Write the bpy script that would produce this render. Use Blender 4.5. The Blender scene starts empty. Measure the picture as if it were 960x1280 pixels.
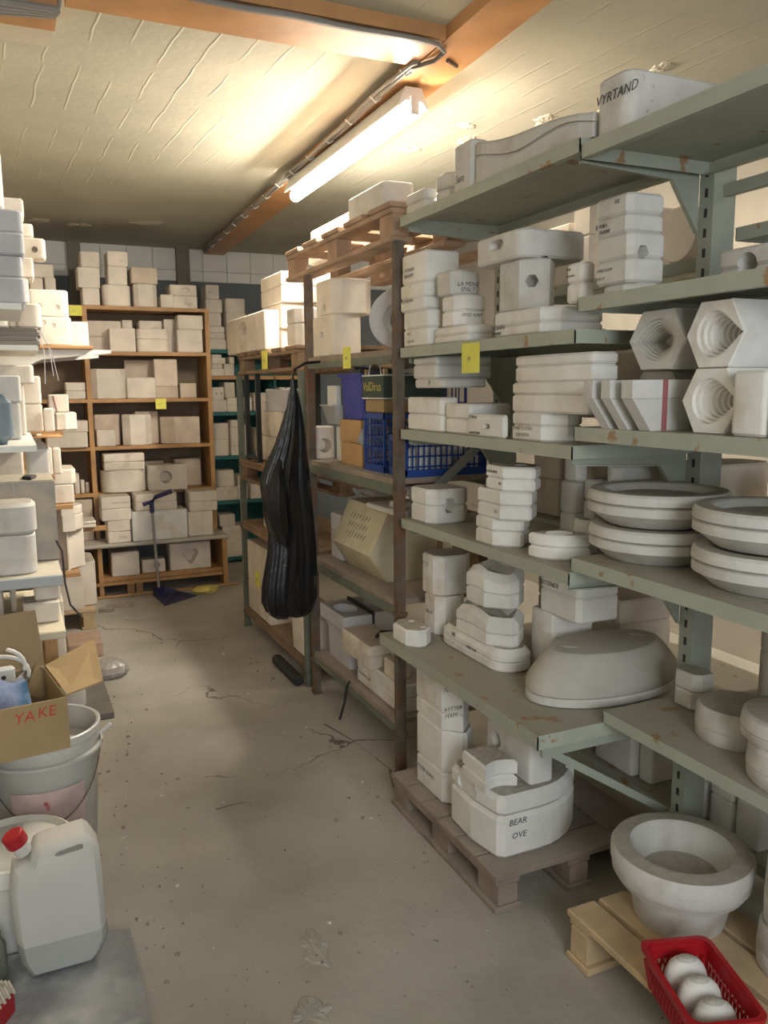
import bpy, bmesh, math, random
from mathutils import Vector, Matrix
random.seed(7)
S = bpy.context.scene
COL = S.collection
# ------------------------------------------------------------------ camera
FPX = 1022.75
YAW, PITCH, ROLL = math.radians(24.30), math.radians(8.625), math.radians(-0.493)
CAM = Vector((0, 0, 1.5))
fw = Vector((math.sin(YAW)*math.cos(PITCH), math.cos(YAW)*math.cos(PITCH), -math.sin(PITCH)))
rt = Vector((math.cos(YAW), -math.sin(YAW), 0)); up = rt.cross(fw)
rt, up = rt*math.cos(ROLL)+up*math.sin(ROLL), up*math.cos(ROLL)-rt*math.sin(ROLL)
cd = bpy.data.cameras.new('camera'); cam = bpy.data.objects.new('camera', cd); COL.objects.link(cam)
cd.sensor_fit = 'HORIZONTAL'; cd.sensor_width = 36; cd.lens = FPX/960*36; cd.clip_start = .02
M = Matrix((rt, up, -fw)).transposed().to_4x4(); M.translation = CAM
cam.matrix_world = M
S.camera = cam
# ------------------------------------------------------------------ world, light, exposure
W = bpy.data.worlds.new('world'); S.world = W; W.use_nodes = True
bg = W.node_tree.nodes['Background']; bg.inputs[0].default_value = (.80, .88, 1, 1); bg.inputs[1].default_value = .32
def area(name, loc, rot, sx, sy, power, color):
    l = bpy.data.lights.new(name, 'AREA'); l.shape = 'RECTANGLE'; l.size = sx; l.size_y = sy; l.energy = power; l.color = color
    o = bpy.data.objects.new(name, l); COL.objects.link(o); o.location = loc; o.rotation_euler = rot; return o
area('window_daylight', (-.1, -1.7, 1.75), (math.radians(86), 0, math.radians(-16)), 1.7, 1.3, 54, (.93, .97, 1))
area('side_aisle_lamp', (2.95, 2.4, 2.6), (0, 0, 0), .12, 3.0, 11, (1, .86, .66))
LAMP_STRENGTH = 185
S.view_settings.view_transform = 'Standard'; S.view_settings.look = 'None'
S.view_settings.gamma = 1; S.view_settings.use_curve_mapping = False
S.view_settings.exposure = 0.62
# ------------------------------------------------------------------ pixel <-> place (960x1280 frame)
def _lin(px, base, d, off):
    k = px-480; v0 = base-CAM
    a0 = FPX*v0.dot(rt)-k*v0.dot(fw); a1 = FPX*d.dot(rt)-k*d.dot(fw)
    return -a0/a1
def Y_on(X, px, z): return _lin(px, Vector((X, 0, z)), Vector((0, 1, 0)), 0)
def X_on(Y, px, z): return _lin(px, Vector((0, Y, z)), Vector((1, 0, 0)), 0)
def zat(X, Y, py):
    k = 640-py; v0 = Vector((X, Y, 0))-CAM; d = Vector((0, 0, 1))
    return -(FPX*v0.dot(up)-k*v0.dot(fw))/(FPX*d.dot(up)-k*d.dot(fw))
# ------------------------------------------------------------------ materials
MATS = {}
def mat(name, col, rough=.8, var=.12, scale=6, bump=.15, bscale=40, col2=None, mask=None, metal=0, dust=None, trans=0, alpha=None, spec=.3, sss=0, objvar=0, over=False):
    m = bpy.data.materials.new(name); m.use_nodes = True; MATS[name] = m
    n, L = m.node_tree.nodes, m.node_tree.links; b = n['Principled BSDF']
    b.inputs['Roughness'].default_value = rough; b.inputs['Metallic'].default_value = metal
    b.inputs['Specular IOR Level'].default_value = spec
    tc = n.new('ShaderNodeTexCoord'); g = n.new('ShaderNodeNewGeometry')
    pos = g.outputs['Position']
    nz = n.new('ShaderNodeTexNoise'); nz.inputs['Scale'].default_value = scale; nz.inputs['Detail'].default_value = 5; L.new(pos, nz.inputs['Vector'])
    cr = n.new('ShaderNodeValToRGB'); L.new(nz.outputs[0], cr.inputs[0])
    cr.color_ramp.elements[0].position = .3; cr.color_ramp.elements[1].position = .7
    cr.color_ramp.elements[0].color = tuple(c*(1-var) for c in col)+(1,); cr.color_ramp.elements[1].color = tuple(min(1, c*(1+var*.6)) for c in col)+(1,)
    out = cr.outputs[0]
    def mix(a, fac, c2):
        x = n.new('ShaderNodeMix'); x.data_type = 'RGBA'; L.new(a, x.inputs[6]); L.new(fac, x.inputs[0]); x.inputs[7].default_value = tuple(c2)+(1,); return x.outputs[2]
    if col2 and not over:
        n2 = n.new('ShaderNodeTexNoise'); n2.inputs['Scale'].default_value = mask[0]; n2.inputs['Detail'].default_value = 6; L.new(pos, n2.inputs['Vector'])
        r2 = n.new('ShaderNodeValToRGB'); L.new(n2.outputs[0], r2.inputs[0]); r2.color_ramp.elements[0].position = mask[1]; r2.color_ramp.elements[1].position = mask[2]
        out = mix(out, r2.outputs[0], col2)
    if dust:
        sp = n.new('ShaderNodeSeparateXYZ'); L.new(g.outputs['True Normal'], sp.inputs[0])
        r3 = n.new('ShaderNodeMapRange'); r3.inputs[1].default_value = .75; r3.inputs[2].default_value = .97; r3.inputs[4].default_value = .85; L.new(sp.outputs[2], r3.inputs[0])
        nd = n.new('ShaderNodeTexNoise'); nd.inputs['Scale'].default_value = 55; nd.inputs['Detail'].default_value = 4; L.new(pos, nd.inputs['Vector'])
        md_ = n.new('ShaderNodeMapRange'); md_.inputs[1].default_value = .3; md_.inputs[2].default_value = .7; md_.inputs[3].default_value = .72; md_.inputs[4].default_value = 1.12; L.new(nd.outputs[0], md_.inputs[0])
        dm_ = n.new('ShaderNodeMath'); dm_.operation = 'MULTIPLY'; dm_.use_clamp = True; L.new(r3.outputs[0], dm_.inputs[0]); L.new(md_.outputs[0], dm_.inputs[1])
        out = mix(out, dm_.outputs[0], dust)
    if col2 and over:
        n2 = n.new('ShaderNodeTexNoise'); n2.inputs['Scale'].default_value = mask[0]; n2.inputs['Detail'].default_value = 6; L.new(pos, n2.inputs['Vector'])
        r2 = n.new('ShaderNodeValToRGB'); L.new(n2.outputs[0], r2.inputs[0]); r2.color_ramp.elements[0].position = mask[1]; r2.color_ramp.elements[1].position = mask[2]
        out = mix(out, r2.outputs[0], col2)
    if objvar:
        oi = n.new('ShaderNodeObjectInfo'); hs = n.new('ShaderNodeHueSaturation'); L.new(out, hs.inputs['Color'])
        mr = n.new('ShaderNodeMapRange'); mr.inputs[3].default_value = 1-objvar; mr.inputs[4].default_value = 1+objvar*.5; L.new(oi.outputs['Random'], mr.inputs[0]); L.new(mr.outputs[0], hs.inputs['Value']); out = hs.outputs[0]
    L.new(out, b.inputs['Base Color'])
    if bump:
        nb = n.new('ShaderNodeTexNoise'); nb.inputs['Scale'].default_value = bscale; nb.inputs['Detail'].default_value = 4; L.new(pos, nb.inputs['Vector'])
        bp = n.new('ShaderNodeBump'); bp.inputs['Strength'].default_value = bump; bp.inputs['Distance'].default_value = .01; L.new(nb.outputs[0], bp.inputs['Height']); L.new(bp.outputs[0], b.inputs['Normal'])
    if trans: b.inputs['Transmission Weight'].default_value = trans
    if alpha is not None: b.inputs['Alpha'].default_value = alpha
    if sss:
        b.inputs['Subsurface Weight'].default_value = sss; b.inputs['Subsurface Radius'].default_value = (.05, .05, .05)
    m['nodes_color'] = 0
    return m
DUST = (.40, .36, .30)
PW = mat('plaster_white', (.82, .81, .78), .85, .10, 9, .22, 30, col2=(.62, .56, .47), mask=(7, .53, .76), dust=DUST, objvar=.08)
PG = mat('plaster_grey', (.66, .65, .62), .9, .12, 9, .25, 28, col2=(.47, .44, .39), mask=(9, .50, .74), dust=(.38, .345, .29), objvar=.06)
PC = mat('plaster_cream', (.78, .71, .62), .88, .12, 8, .15, 40, col2=(.52, .44, .35), mask=(6, .6, .82), dust=(.46, .41, .34), objvar=.10)
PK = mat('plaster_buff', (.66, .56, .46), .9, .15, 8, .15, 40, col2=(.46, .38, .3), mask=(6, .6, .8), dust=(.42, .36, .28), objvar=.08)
PL = mat('plaster_lavender', (.62, .62, .66), .9, .10, 8, .12, 40, dust=(.34, .32, .30), objvar=.05)
PB = mat('plaster_blue_grey', (.52, .535, .565), .9, .10, 8, .12, 40, dust=(.42, .41, .40), objvar=.05)
PY = mat('aged_yellow_plaster', (.66, .60, .43), .9, .15, 8, .2, 30, col2=(.50, .43, .28), mask=(5, .55, .75), dust=(.46, .42, .33))
GREEN = mat('green_grey_enamel', (.40, .43, .36), .5, .08, 10, .06, 60, col2=(.34, .22, .12), mask=(16, .635, .67), dust=(.36, .325, .26), spec=.4, over=True)
GREENL = mat('green_grey_frame', (.36, .39, .33), .45, .08, 10, .04, 60, spec=.45)
RUST = mat('shelf_scale_rust', (.36, .24, .14), .9, .3, 30, .2, 80)
TEAL = mat('teal_enamel', (.03, .16, .16), .5, .1, 8, .05, 50, dust=(.12, .28, .28))
STEEL = mat('brown_steel', (.15, .125, .10), .7, .3, 20, .15, 60, col2=(.17, .09, .05), mask=(8, .5, .7))
STEELG = mat('green_steel', (.17, .19, .15), .6, .2, 20, .1, 60)
BLACK = mat('black_steel', (.03, .03, .03), .5, .2, 20, .05, 60)
GALV = mat('galvanised_metal', (.42, .42, .41), .42, .15, 10, .08, 30, metal=.6, spec=.5)
PINE = mat('varnished_pine', (.47, .27, .12), .5, .22, 7, .1, 30)
PINED = mat('dark_back_board', (.26, .20, .14), .8, .2, 5, .1, 30)
WOODR = mat('raw_pallet_wood', (.60, .45, .28), .8, .2, 9, .2, 40)
WOODD = mat('dusty_pallet_wood', (.33, .27, .22), .9, .25, 9, .25, 40, dust=(.36, .32, .275))
WOODB = mat('brown_rough_wood', (.28, .19, .125), .85, .25, 9, .25, 40)
WOODP = mat('brown_top_pallet_wood', (.40, .28, .20), .85, .25, 9, .25, 40)
BEAMM = mat('orange_varnished_timber', (.56, .30, .13), .45, .2, 5, .08, 25, spec=.4)
CARD = mat('cardboard', (.40, .29, .155), .85, .12, 5, .08, 60)
CARD2 = mat('cardboard_inside', (.33, .25, .15), .9, .12, 5, .08, 60)
CARDO = mat('orange_cardboard', (.58, .37, .18), .85, .12, 5, .08, 60)
YTAG = mat('yellow_paper', (.80, .78, .16), .8, .05, 20, 0)
INK = mat('black_marker_ink', (.075, .075, .08), .7, .1, 20, 0)
INKG = mat('faded_marker_ink', (.27, .26, .25), .8, .3, 60, 0)
REDINK = mat('red_print', (.60, .07, .04), .7, .2, 60, 0)
REDP = mat('red_plastic', (.42, .012, .02), .35, .1, 20, .03, 60, spec=.5)
BLUEP = mat('blue_bin_plastic', (.055, .07, .40), .4, .08, 5, .03, 30, spec=.4)
BLUEC = mat('blue_crate_plastic', (.025, .075, .32), .4, .1, 5, .03, 30, spec=.45)
NAVY = mat('navy_plastic', (.03, .03, .10), .4, .1, 5, .03, 30, spec=.45)
BAG = mat('black_bag_film', (.008, .008, .010), .30, .2, 9, .25, 30, spec=.5)
HDPE = mat('milky_plastic', (.80, .80, .76), .35, .05, 6, .04, 20, trans=.35, sss=0, spec=.45)
WATER = mat('grey_water', (.60, .62, .58), .2, .05, 6, 0, 20, trans=.35)
TRAYM = mat('clear_tray_plastic', (.62, .64, .64), .3, .06, 6, .03, 20, trans=.45)
WPL = mat('white_plastic', (.76, .76, .72), .4, .06, 6, .03, 20, spec=.45)
FILM = mat('crumpled_clear_film', (.72, .70, .66), .25, .1, 9, .6, 20, trans=.5, spec=.6)
CLOTH = mat('blue_cloth', (.22, .27, .42), .9, .25, 14, .3, 40, col2=(.05, .12, .22), mask=(7, .52, .60))
PAPER = mat('white_paper', (.78, .78, .74), .8, .06, 20, .04, 30)
DARK = mat('dark_grey_rubber', (.045, .045, .05), .6, .2, 20, .05, 50)
GREYC = mat('grey_cable', (.28, .27, .25), .6, .1, 10, 0, 30)
WALLT = mat('white_wall_tile', (.78, .79, .76), .5, .06, 3, .03, 20)
WALLD = mat('dark_painted_wall', (.16, .18, .20), .8, .15, 3, .1, 20)
PILL = mat('grey_brown_post_paint', (.22, .20, .17), .8, .15, 5, .1, 20)
PLINTH = mat('side_wall_plaster', (.55, .51, .42), .9, .1, 3, .15, 20)
YFOLD = mat('yellow_board', (.72, .62, .05), .6, .06, 10, 0)
STONE = mat('grey_stone_slab', (.33, .34, .35), .7, .3, 7, .3, 30, col2=(.50, .51, .52), mask=(12, .48, .75))
SLABD = mat('dark_board_slab', (.21, .20, .18), .8, .2, 7, .15, 30)
BRISTLE = mat('brush_bristles', (.62, .56, .44), .9, .2, 60, .3, 90)
YGLOVE = mat('yellow_fabric', (.62, .52, .16), .9, .2, 14, .3, 40)
LABELP = mat('printed_pink_label', (.66, .50, .48), .6, .25, 14, .02, 40, col2=(.50, .12, .12), mask=(9, .6, .64))
SILVER = mat('silver_strapping', (.55, .55, .54), .35, .1, 10, .05, 30, metal=.4)
STRAPR = mat('dull_red_strap', (.34, .12, .12), .8, .1, 10, .02, 30)
def emis(name, col, s):
    m = bpy.data.materials.new(name); m.use_nodes = True; b = m.node_tree.nodes['Principled BSDF']
    b.inputs['Base Color'].default_value = (.9, .9, .9, 1); b.inputs['Emission Color'].default_value = col+(1,); b.inputs['Emission Strength'].default_value = s; return m
TUBE = emis('fluorescent_glow', (1, .90, .75), LAMP_STRENGTH)
def floor_mat():
    m = mat('worn_concrete', (.44, .415, .36), .85, .20, 2.2, .25, 28, col2=(.50, .48, .44), mask=(1.3, .48, .66)); n, L = m.node_tree.nodes, m.node_tree.links
    b = n['Principled BSDF']; src = b.inputs['Base Color'].links[0].from_socket
    g = n.new('ShaderNodeNewGeometry')
    wob = n.new('ShaderNodeTexNoise'); wob.inputs['Scale'].default_value = 3; wob.inputs['Detail'].default_value = 6; L.new(g.outputs['Position'], wob.inputs['Vector'])
    add = n.new('ShaderNodeMix'); add.data_type = 'RGBA'; add.inputs[0].default_value = .25; L.new(g.outputs['Position'], add.inputs[6]); L.new(wob.outputs[1], add.inputs[7])
    v = n.new('ShaderNodeTexVoronoi'); v.feature = 'DISTANCE_TO_EDGE'; v.inputs['Scale'].default_value = 1.15; L.new(add.outputs[2], v.inputs['Vector'])
    lt = n.new('ShaderNodeMapRange'); lt.inputs[1].default_value = .0015; lt.inputs[2].default_value = .005; lt.inputs[3].default_value = 1; lt.inputs[4].default_value = 0; L.new(v.outputs[0], lt.inputs[0])
    mk = n.new('ShaderNodeTexNoise'); mk.inputs['Scale'].default_value = 1.1; L.new(g.outputs['Position'], mk.inputs['Vector'])
    mr = n.new('ShaderNodeMapRange'); mr.inputs[1].default_value = .52; mr.inputs[2].default_value = .60; L.new(mk.outputs[0], mr.inputs[0])
    mu = n.new('ShaderNodeMath'); mu.operation = 'MULTIPLY'; L.new(lt.outputs[0], mu.inputs[0]); L.new(mr.outputs[0], mu.inputs[1])
    x = n.new('ShaderNodeMix'); x.data_type = 'RGBA'; L.new(mu.outputs[0], x.inputs[0]); L.new(src, x.inputs[6]); x.inputs[7].default_value = (.16, .14, .12, 1)
    # small dark specks of dirt
    sp = n.new('ShaderNodeTexNoise'); sp.inputs['Scale'].default_value = 38; sp.inputs['Detail'].default_value = 3; L.new(g.outputs['Position'], sp.inputs['Vector'])
    s2 = n.new('ShaderNodeMapRange'); s2.inputs[1].default_value = .70; s2.inputs[2].default_value = .74; L.new(sp.outputs[0], s2.inputs[0])
    y = n.new('ShaderNodeMix'); y.data_type = 'RGBA'; L.new(s2.outputs[0], y.inputs[0]); L.new(x.outputs[2], y.inputs[6]); y.inputs[7].default_value = (.20, .17, .13, 1)
    L.new(y.outputs[2], b.inputs['Base Color']); return m
def ceil_mat():
    m = mat('board_marked_concrete', (.50, .49, .40), .8, .10, 2.5, .0, 28, col2=(.42, .42, .35), mask=(1.2, .5, .7)); n, L = m.node_tree.nodes, m.node_tree.links
    b = n['Principled BSDF']; g = n.new('ShaderNodeNewGeometry')
    mp = n.new('ShaderNodeMapping'); mp.inputs['Rotation'].default_value = (0, 0, math.radians(-3)); L.new(g.outputs['Position'], mp.inputs['Vector'])
    sx = n.new('ShaderNodeSeparateXYZ'); L.new(mp.outputs[0], sx.inputs[0])
    wb = n.new('ShaderNodeTexNoise'); wb.inputs['Scale'].default_value = 4; L.new(g.outputs['Position'], wb.inputs['Vector'])
    ad = n.new('ShaderNodeMath'); ad.operation = 'MULTIPLY_ADD'; L.new(wb.outputs[0], ad.inputs[0]); ad.inputs[1].default_value = .03; L.new(sx.outputs[0], ad.inputs[2])
    md = n.new('ShaderNodeMath'); md.operation = 'PINGPONG'; md.inputs[1].default_value = .065; L.new(ad.outputs[0], md.inputs[0])
    rd = n.new('ShaderNodeMapRange'); rd.inputs[1].default_value = 0; rd.inputs[2].default_value = .006; rd.inputs[3].default_value = 1; rd.inputs[4].default_value = 0; L.new(md.outputs[0], rd.inputs[0])
    mk = n.new('ShaderNodeTexNoise'); mk.inputs['Scale'].default_value = 3.5; mk.inputs['Detail'].default_value = 5; L.new(g.outputs['Position'], mk.inputs['Vector'])
    mr = n.new('ShaderNodeMapRange'); mr.inputs[1].default_value = .44; mr.inputs[2].default_value = .62; L.new(mk.outputs[0], mr.inputs[0])
    mu = n.new('ShaderNodeMath'); mu.operation = 'MULTIPLY'; L.new(rd.outputs[0], mu.inputs[0]); L.new(mr.outputs[0], mu.inputs[1])
    fn = n.new('ShaderNodeTexNoise'); fn.inputs['Scale'].default_value = 26; fn.inputs['Detail'].default_value = 5; L.new(g.outputs['Position'], fn.inputs['Vector'])
    sm = n.new('ShaderNodeMath'); sm.operation = 'MULTIPLY_ADD'; L.new(fn.outputs[0], sm.inputs[0]); sm.inputs[1].default_value = .5; L.new(mu.outputs[0], sm.inputs[2])
    bp = n.new('ShaderNodeBump'); bp.inputs['Strength'].default_value = .28; bp.inputs['Distance'].default_value = .010; L.new(sm.outputs[0], bp.inputs['Height']); L.new(bp.outputs[0], b.inputs['Normal'])
    return m
FLOOR = floor_mat(); CEIL = ceil_mat()
PATCH = mat('flaked_ceiling_paint', (.60, .55, .45), .9, .25, 14, .5, 30)
# ------------------------------------------------------------------ mesh building
WL = {}                                   # world location of each object
class MB:
    def __init__(s): s.v = []; s.f = []; s.m = []; s.sm = []
    def add(s, vs, fs, mi=0, smooth=False):
        o = len(s.v); s.v += [tuple(v) for v in vs]; s.f += [tuple(i+o for i in f) for f in fs]; s.m += [mi]*len(fs); s.sm += [smooth]*len(fs); return s
    def box(s, x0, x1, y0, y1, z0, z1, mi=0):
        vs = [(x, y, z) for z in (z0, z1) for y in (y0, y1) for x in (x0, x1)]
        return s.add(vs, [(0, 2, 3, 1), (4, 5, 7, 6), (0, 1, 5, 4), (2, 6, 7, 3), (0, 4, 6, 2), (1, 3, 7, 5)], mi)
    def loft(s, rings, mi=0, smooth=False, cap0=True, cap1=True, closed=False):
        n = len(rings[0]); vs = [p for r in rings for p in r]; fs = []
        k = len(rings)
        for a in range(k if closed else k-1):
            b = (a+1) % k
            for i in range(n):
                j = (i+1) % n; fs.append((a*n+i, a*n+j, b*n+j, b*n+i))
        o = len(s.v); s.add(vs, fs, mi, smooth)
        if not closed:
            if cap0: s.f.append(tuple(o+i for i in range(n-1, -1, -1))); s.m.append(mi); s.sm.append(False)
            if cap1: s.f.append(tuple(o+(k-1)*n+i for i in range(n))); s.m.append(mi); s.sm.append(False)
        return s
    def prism(s, pts, z0, z1, b=.006, taper=0, mi=0, smooth=False):
        b = min(b, (z1-z0)*.3)
        R = [inset(pts, b, z0), inset(pts, 0, z0+b), inset(pts, taper, z1-b), inset(pts, taper+b, z1)]
        return s.loft(R, mi, smooth)
    def bbox(s, x0, x1, y0, y1, z0, z1, b=.004, mi=0): return s.prism([(x0, y0), (x1, y0), (x1, y1), (x0, y1)], z0, z1, b, 0, mi)
    def tube(s, pts, r, n=8, mi=0, closed=False):
        pts = [Vector(p) for p in pts]; rings = []
        for i, p in enumerate(pts):
            a = pts[i-1] if (i or closed) else p; c = pts[(i+1) % len(pts)] if (i < len(pts)-1 or closed) else p
            d = (c-a).normalized(); q = Vector((0, 0, 1)) if abs(d.z) < .9 else Vector((1, 0, 0))
            u = d.cross(q).normalized(); w = u.cross(d)
            rr = r[i] if isinstance(r, (list, tuple)) else r
            rings.append([p+(u*math.cos(t)+w*math.sin(t))*rr for t in [2*math.pi*k/n for k in range(n)]])
        rings = [list(reversed(q)) for q in rings]
        return s.loft(rings, mi, True, closed=closed)
    def bar(s, a, b, w, h, mi=0):
        a, b = Vector(a), Vector(b); d = (b-a).normalized(); q = Vector((0, 0, 1)) if abs(d.z) < .95 else Vector((1, 0, 0))
        u = d.cross(q).normalized()*w/2; v = u.cross(d).normalized()*h/2
        return s.loft([[p-u-v, p-u+v, p+u+v, p+u-v] for p in (a, b)], mi)
    def lathe(s, prof, cx, cy, n=40, sx=1, sy=1, mi=0, smooth=True, rot=0):
        rings = []
        for r, z in prof:
            ring = []
            for k in range(n):
                t = 2*math.pi*k/n; x, y = r*sx*math.cos(t), r*sy*math.sin(t)
                ring.append((cx+x*math.cos(rot)-y*math.sin(rot), cy+x*math.sin(rot)+y*math.cos(rot), z))
            rings.append(ring)
        return s.loft(rings, mi, smooth)
    def build(s, name, mats, parent=None, loc=None, bev=None):
        if not isinstance(mats, (list, tuple)): mats = [mats]
        if parent is not None: org = WL[parent]
        elif loc is not None: org = Vector(loc)
        else:
            xs, ys, zs = zip(*s.v); org = Vector(((min(xs)+max(xs))/2, (min(ys)+max(ys))/2, min(zs)))
        me = bpy.data.meshes.new(name); me.from_pydata([tuple(Vector(v)-org) for v in s.v], [], s.f)
        for m in mats: me.materials.append(m)
        me.polygons.foreach_set('material_index', s.m); me.polygons.foreach_set('use_smooth', s.sm)
        bm = bmesh.new(); bm.from_mesh(me); bmesh.ops.recalc_face_normals(bm, faces=bm.faces); bm.to_mesh(me); bm.free()
        me.update()
        o = bpy.data.objects.new(name, me); COL.objects.link(o)
        if parent is not None: o.parent = parent
        else: o.location = org
        WL[o] = org
        if any(s.sm):
            try: me.set_sharp_from_angle(angle=math.radians(38))
            except Exception: pass
        return o
def inset(pts, d, z):
    n = len(pts); out = []
    if d == 0: return [(x, y, z) for x, y in pts]
    ar = sum(pts[i][0]*pts[(i+1) % n][1]-pts[(i+1) % n][0]*pts[i][1] for i in range(n)); sg = 1 if ar > 0 else -1
    for i in range(n):
        p, a, c = Vector(pts[i]), Vector(pts[i-1]), Vector(pts[(i+1) % n])
        e1, e2 = (p-a), (c-p)
        if e1.length < 1e-6: e1 = e2
        if e2.length < 1e-6: e2 = e1
        e1.normalize(); e2.normalize()
        n1, n2 = Vector((-e1.y, e1.x))*sg, Vector((-e2.y, e2.x))*sg
        bis = n1+n2; k = bis.length
        if k < .2: q = p+n1*d
        else: bis /= k; q = p+bis*(d/max(.35, bis.dot(n1)))
        out.append((q.x, q.y, z))
    return out
def outl(st, x0, x1, y0, y1, r=None):
    w, d = x1-x0, y1-y0; mn = min(w, d)
    if st == 'ell': return [((x0+x1)/2+w/2*math.cos(t), (y0+y1)/2+d/2*math.sin(t)) for t in [2*math.pi*k/36 for k in range(36)]]
    if st == 'box': r = min(r or .012, mn*.3); seg = 3
    elif st == 'rnd': r = r or mn*.38; seg = 7
    elif st == 'cham': r = r or mn*.25; seg = 1
    elif st == 'front':
        r = r or mn*.35; return [(x0+r, y0), (x1, y0), (x1, y1), (x0, y1), (x0, y0+r)]
    elif st == 'nose':                       # long rounded front corner
        r = min(r or mn*.7, mn*.9); P = [(x1, y0), (x1, y1), (x0, y1)]
        return P+[(x0+r-r*math.cos(a), y0+r-r*math.sin(a)) for a in [math.pi/2*k/8 for k in range(9)]]
    elif st == 'waist':                      # a side scooped in, like a vase
        P = []
        for k in range(9): P.append((x0+w*k/8, y0+d*.16*math.sin(math.pi*k/8)))
        return P+[(x1, y1), (x0, y1)]
    P = []
    for cx, cy, a0 in ((x0+r, y0+r, math.pi), (x1-r, y0+r, 1.5*math.pi), (x1-r, y1-r, 0), (x0+r, y1-r, .5*math.pi)):
        for k in range(seg+1):
            a = a0+math.pi/2*k/seg; P.append((cx+r*math.cos(a), cy+r*math.sin(a)))
    return P
def tag(o, label, cat, group=None, kind=None):
    o['label'] = label; o['category'] = cat
    if group: o['group'] = group
    if kind: o['kind'] = kind
    return o
def thing(name, label, cat, loc, group=None):
    o = bpy.data.objects.new(name, None); COL.objects.link(o); o.empty_display_size = .05; o.location = loc; WL[o] = Vector(loc); return tag(o, label, cat, group)
def struct(name, mb, m):
    o = mb.build(name, m); o['kind'] = 'structure'; return o
CUTS = []                                 # (object, cutter MB) cut out at the end
TEXTS = []                                # (parent, string, location, face, size, material, name)
def write(parent, s, x, y, z, face, size, m=None, name='handwriting', shear=.18):
    TEXTS.append((parent, s, (x, y, z), face, size*(.74 if name == 'handwriting' else 1), m or INKG, name, shear))
def solid(label, bounds, z, h, st='box', seams=(.5,), m=None, group=None, holes=(), text=(), r=None, taper=0, b=.006, name='plaster_mold', cat='plaster mold', rot=0):
    m = m or PW; x0, x1, y0, y1 = bounds; z += .0004; h -= .0004
    pts = outl(st, x0, x1, y0, y1, r)
    if rot:
        cx, cy, c, s_ = x0, y0, math.cos(math.radians(rot)), math.sin(math.radians(rot))
        pts = [(cx+(x-cx)*c-(y-cy)*s_, cy+(x-cx)*s_+(y-cy)*c) for x, y in pts]
    lv = [0]+list(seams)+[1]; parts = []
    single = len(lv) == 2 and not text
    base = ((x0+x1)/2, (y0+y1)/2, z)
    root = None if single else thing(name, label, cat, base, group)
    for i in range(len(lv)-1):
        mb = MB(); za, zb = z+h*lv[i], z+h*lv[i+1]-(.0006 if i < len(lv)-2 else 0)
        mb.prism([(p[0], p[1]) for p in inset(pts, taper*lv[i], 0)] if taper else pts, za, zb, b, taper*(lv[i+1]-lv[i]), 0, st in ('rnd', 'nose', 'ell', 'waist', 'box'))
        o = mb.build(name if single else 'mold_half', m, root, loc=base if single else None)
        parts.append(o)
        if single: root = tag(o, label, cat, group)
    w, d = x1-x0, y1-y0
    for hl in holes:
        face, u, v, rad, dep = hl[:5]; asp = hl[5] if len(hl) > 5 else 1; shp = hl[6] if len(hl) > 6 else 'c'
        c = MB(); n = 24; ring = []
        for k in range(n):
            t = 2*math.pi*k/n; ca, sa = math.cos(t), math.sin(t)
            if shp == 'slot': ca = math.copysign(abs(ca)**.45, ca)*asp; sa = math.copysign(abs(sa)**.8, sa)
            elif shp == 'tri': q = 1+.22*math.cos(3*(t+math.pi/2)); ca *= q*asp; sa *= q
            elif shp == 'hex': k6 = math.cos(math.pi/6)/math.cos((t % (math.pi/3))-math.pi/6); ca *= k6*asp; sa *= k6
            elif shp == 'key': q = 1 if sa > -.6 else 1.9; ca *= asp; sa *= q
            else: ca *= asp
            ring.append((ca*rad, sa*rad))
        def at(p, e, k=1):
            if face == '-Y': return (x0+u*w+p[0]*k, y0+e, z+v*h+p[1]*k)
            if face == '-X': return (x0+e, y1-u*d-p[0]*k, z+v*h+p[1]*k)
            if face == 'C': return (x0+r*u+.7071*(p[0]*k+e), y0+r*(1-u)+.7071*(e-p[0]*k), z+v*h+p[1]*k)
            return (x0+u*w+p[0]*k, y0+v*d+p[1]*k, z+h-e)
        c.loft([[at(p, -.02, 1.0) for p in ring], [at(p, 0.001, 1.0) for p in ring], [at(p, dep, .72) for p in ring]])
        for o in parts:
            zs = [q[2] for q in c.v]; oz = [WL[o].z+q.co.z for q in o.data.vertices]
            if max(zs) > min(oz) and min(zs) < max(oz): CUTS.append((o, c))
    for t in text:
        s_, face, u, v, size = t[:5]; mi = t[5] if len(t) > 5 else INKG
        pa = parts[max(i for i in range(len(parts)) if lv[i] <= max(v, 0)+1e-6)]
        if face == '-Y': write(pa, s_, x0+u*w, y0-.0012, z+v*h, face, size, mi)
        elif face == 'C': write(pa, s_, x0+(r or .02)*u-.0009, y0+(r or .02)*(1-u)-.0009, z+v*h, face, size, mi)
        else: write(pa, s_, x0-.0012, y1-u*d, z+v*h, face, size, mi)
    return z+h
def corner(z, X, cx, lx, rx):
    zz = z+.04; y0 = Y_on(X, cx, zz); return X, X_on(y0, rx, zz), y0, Y_on(X, lx, zz)
def mold(label, z, X, cx, lx, rx, ty, h=None, **k):     # block whose near corner, left end, right end and top are read off the photograph
    bo = corner(z, X, cx, lx, rx)
    if h is None: h = zat(bo[0], bo[2], ty)-z
    return solid(label, bo, z, h, **k)
def front(label, Y, z, x0, x1, ty, depth=.22, h=None, **k):   # block seen square-on from the front
    X0, X1 = X_on(Y, x0, z+.05), X_on(Y, x1, z+.05)
    if h is None: h = zat((X0+X1)/2, Y, ty)-z
    return solid(label, (X0, X1, Y, Y+depth), z, h, **k)
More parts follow.
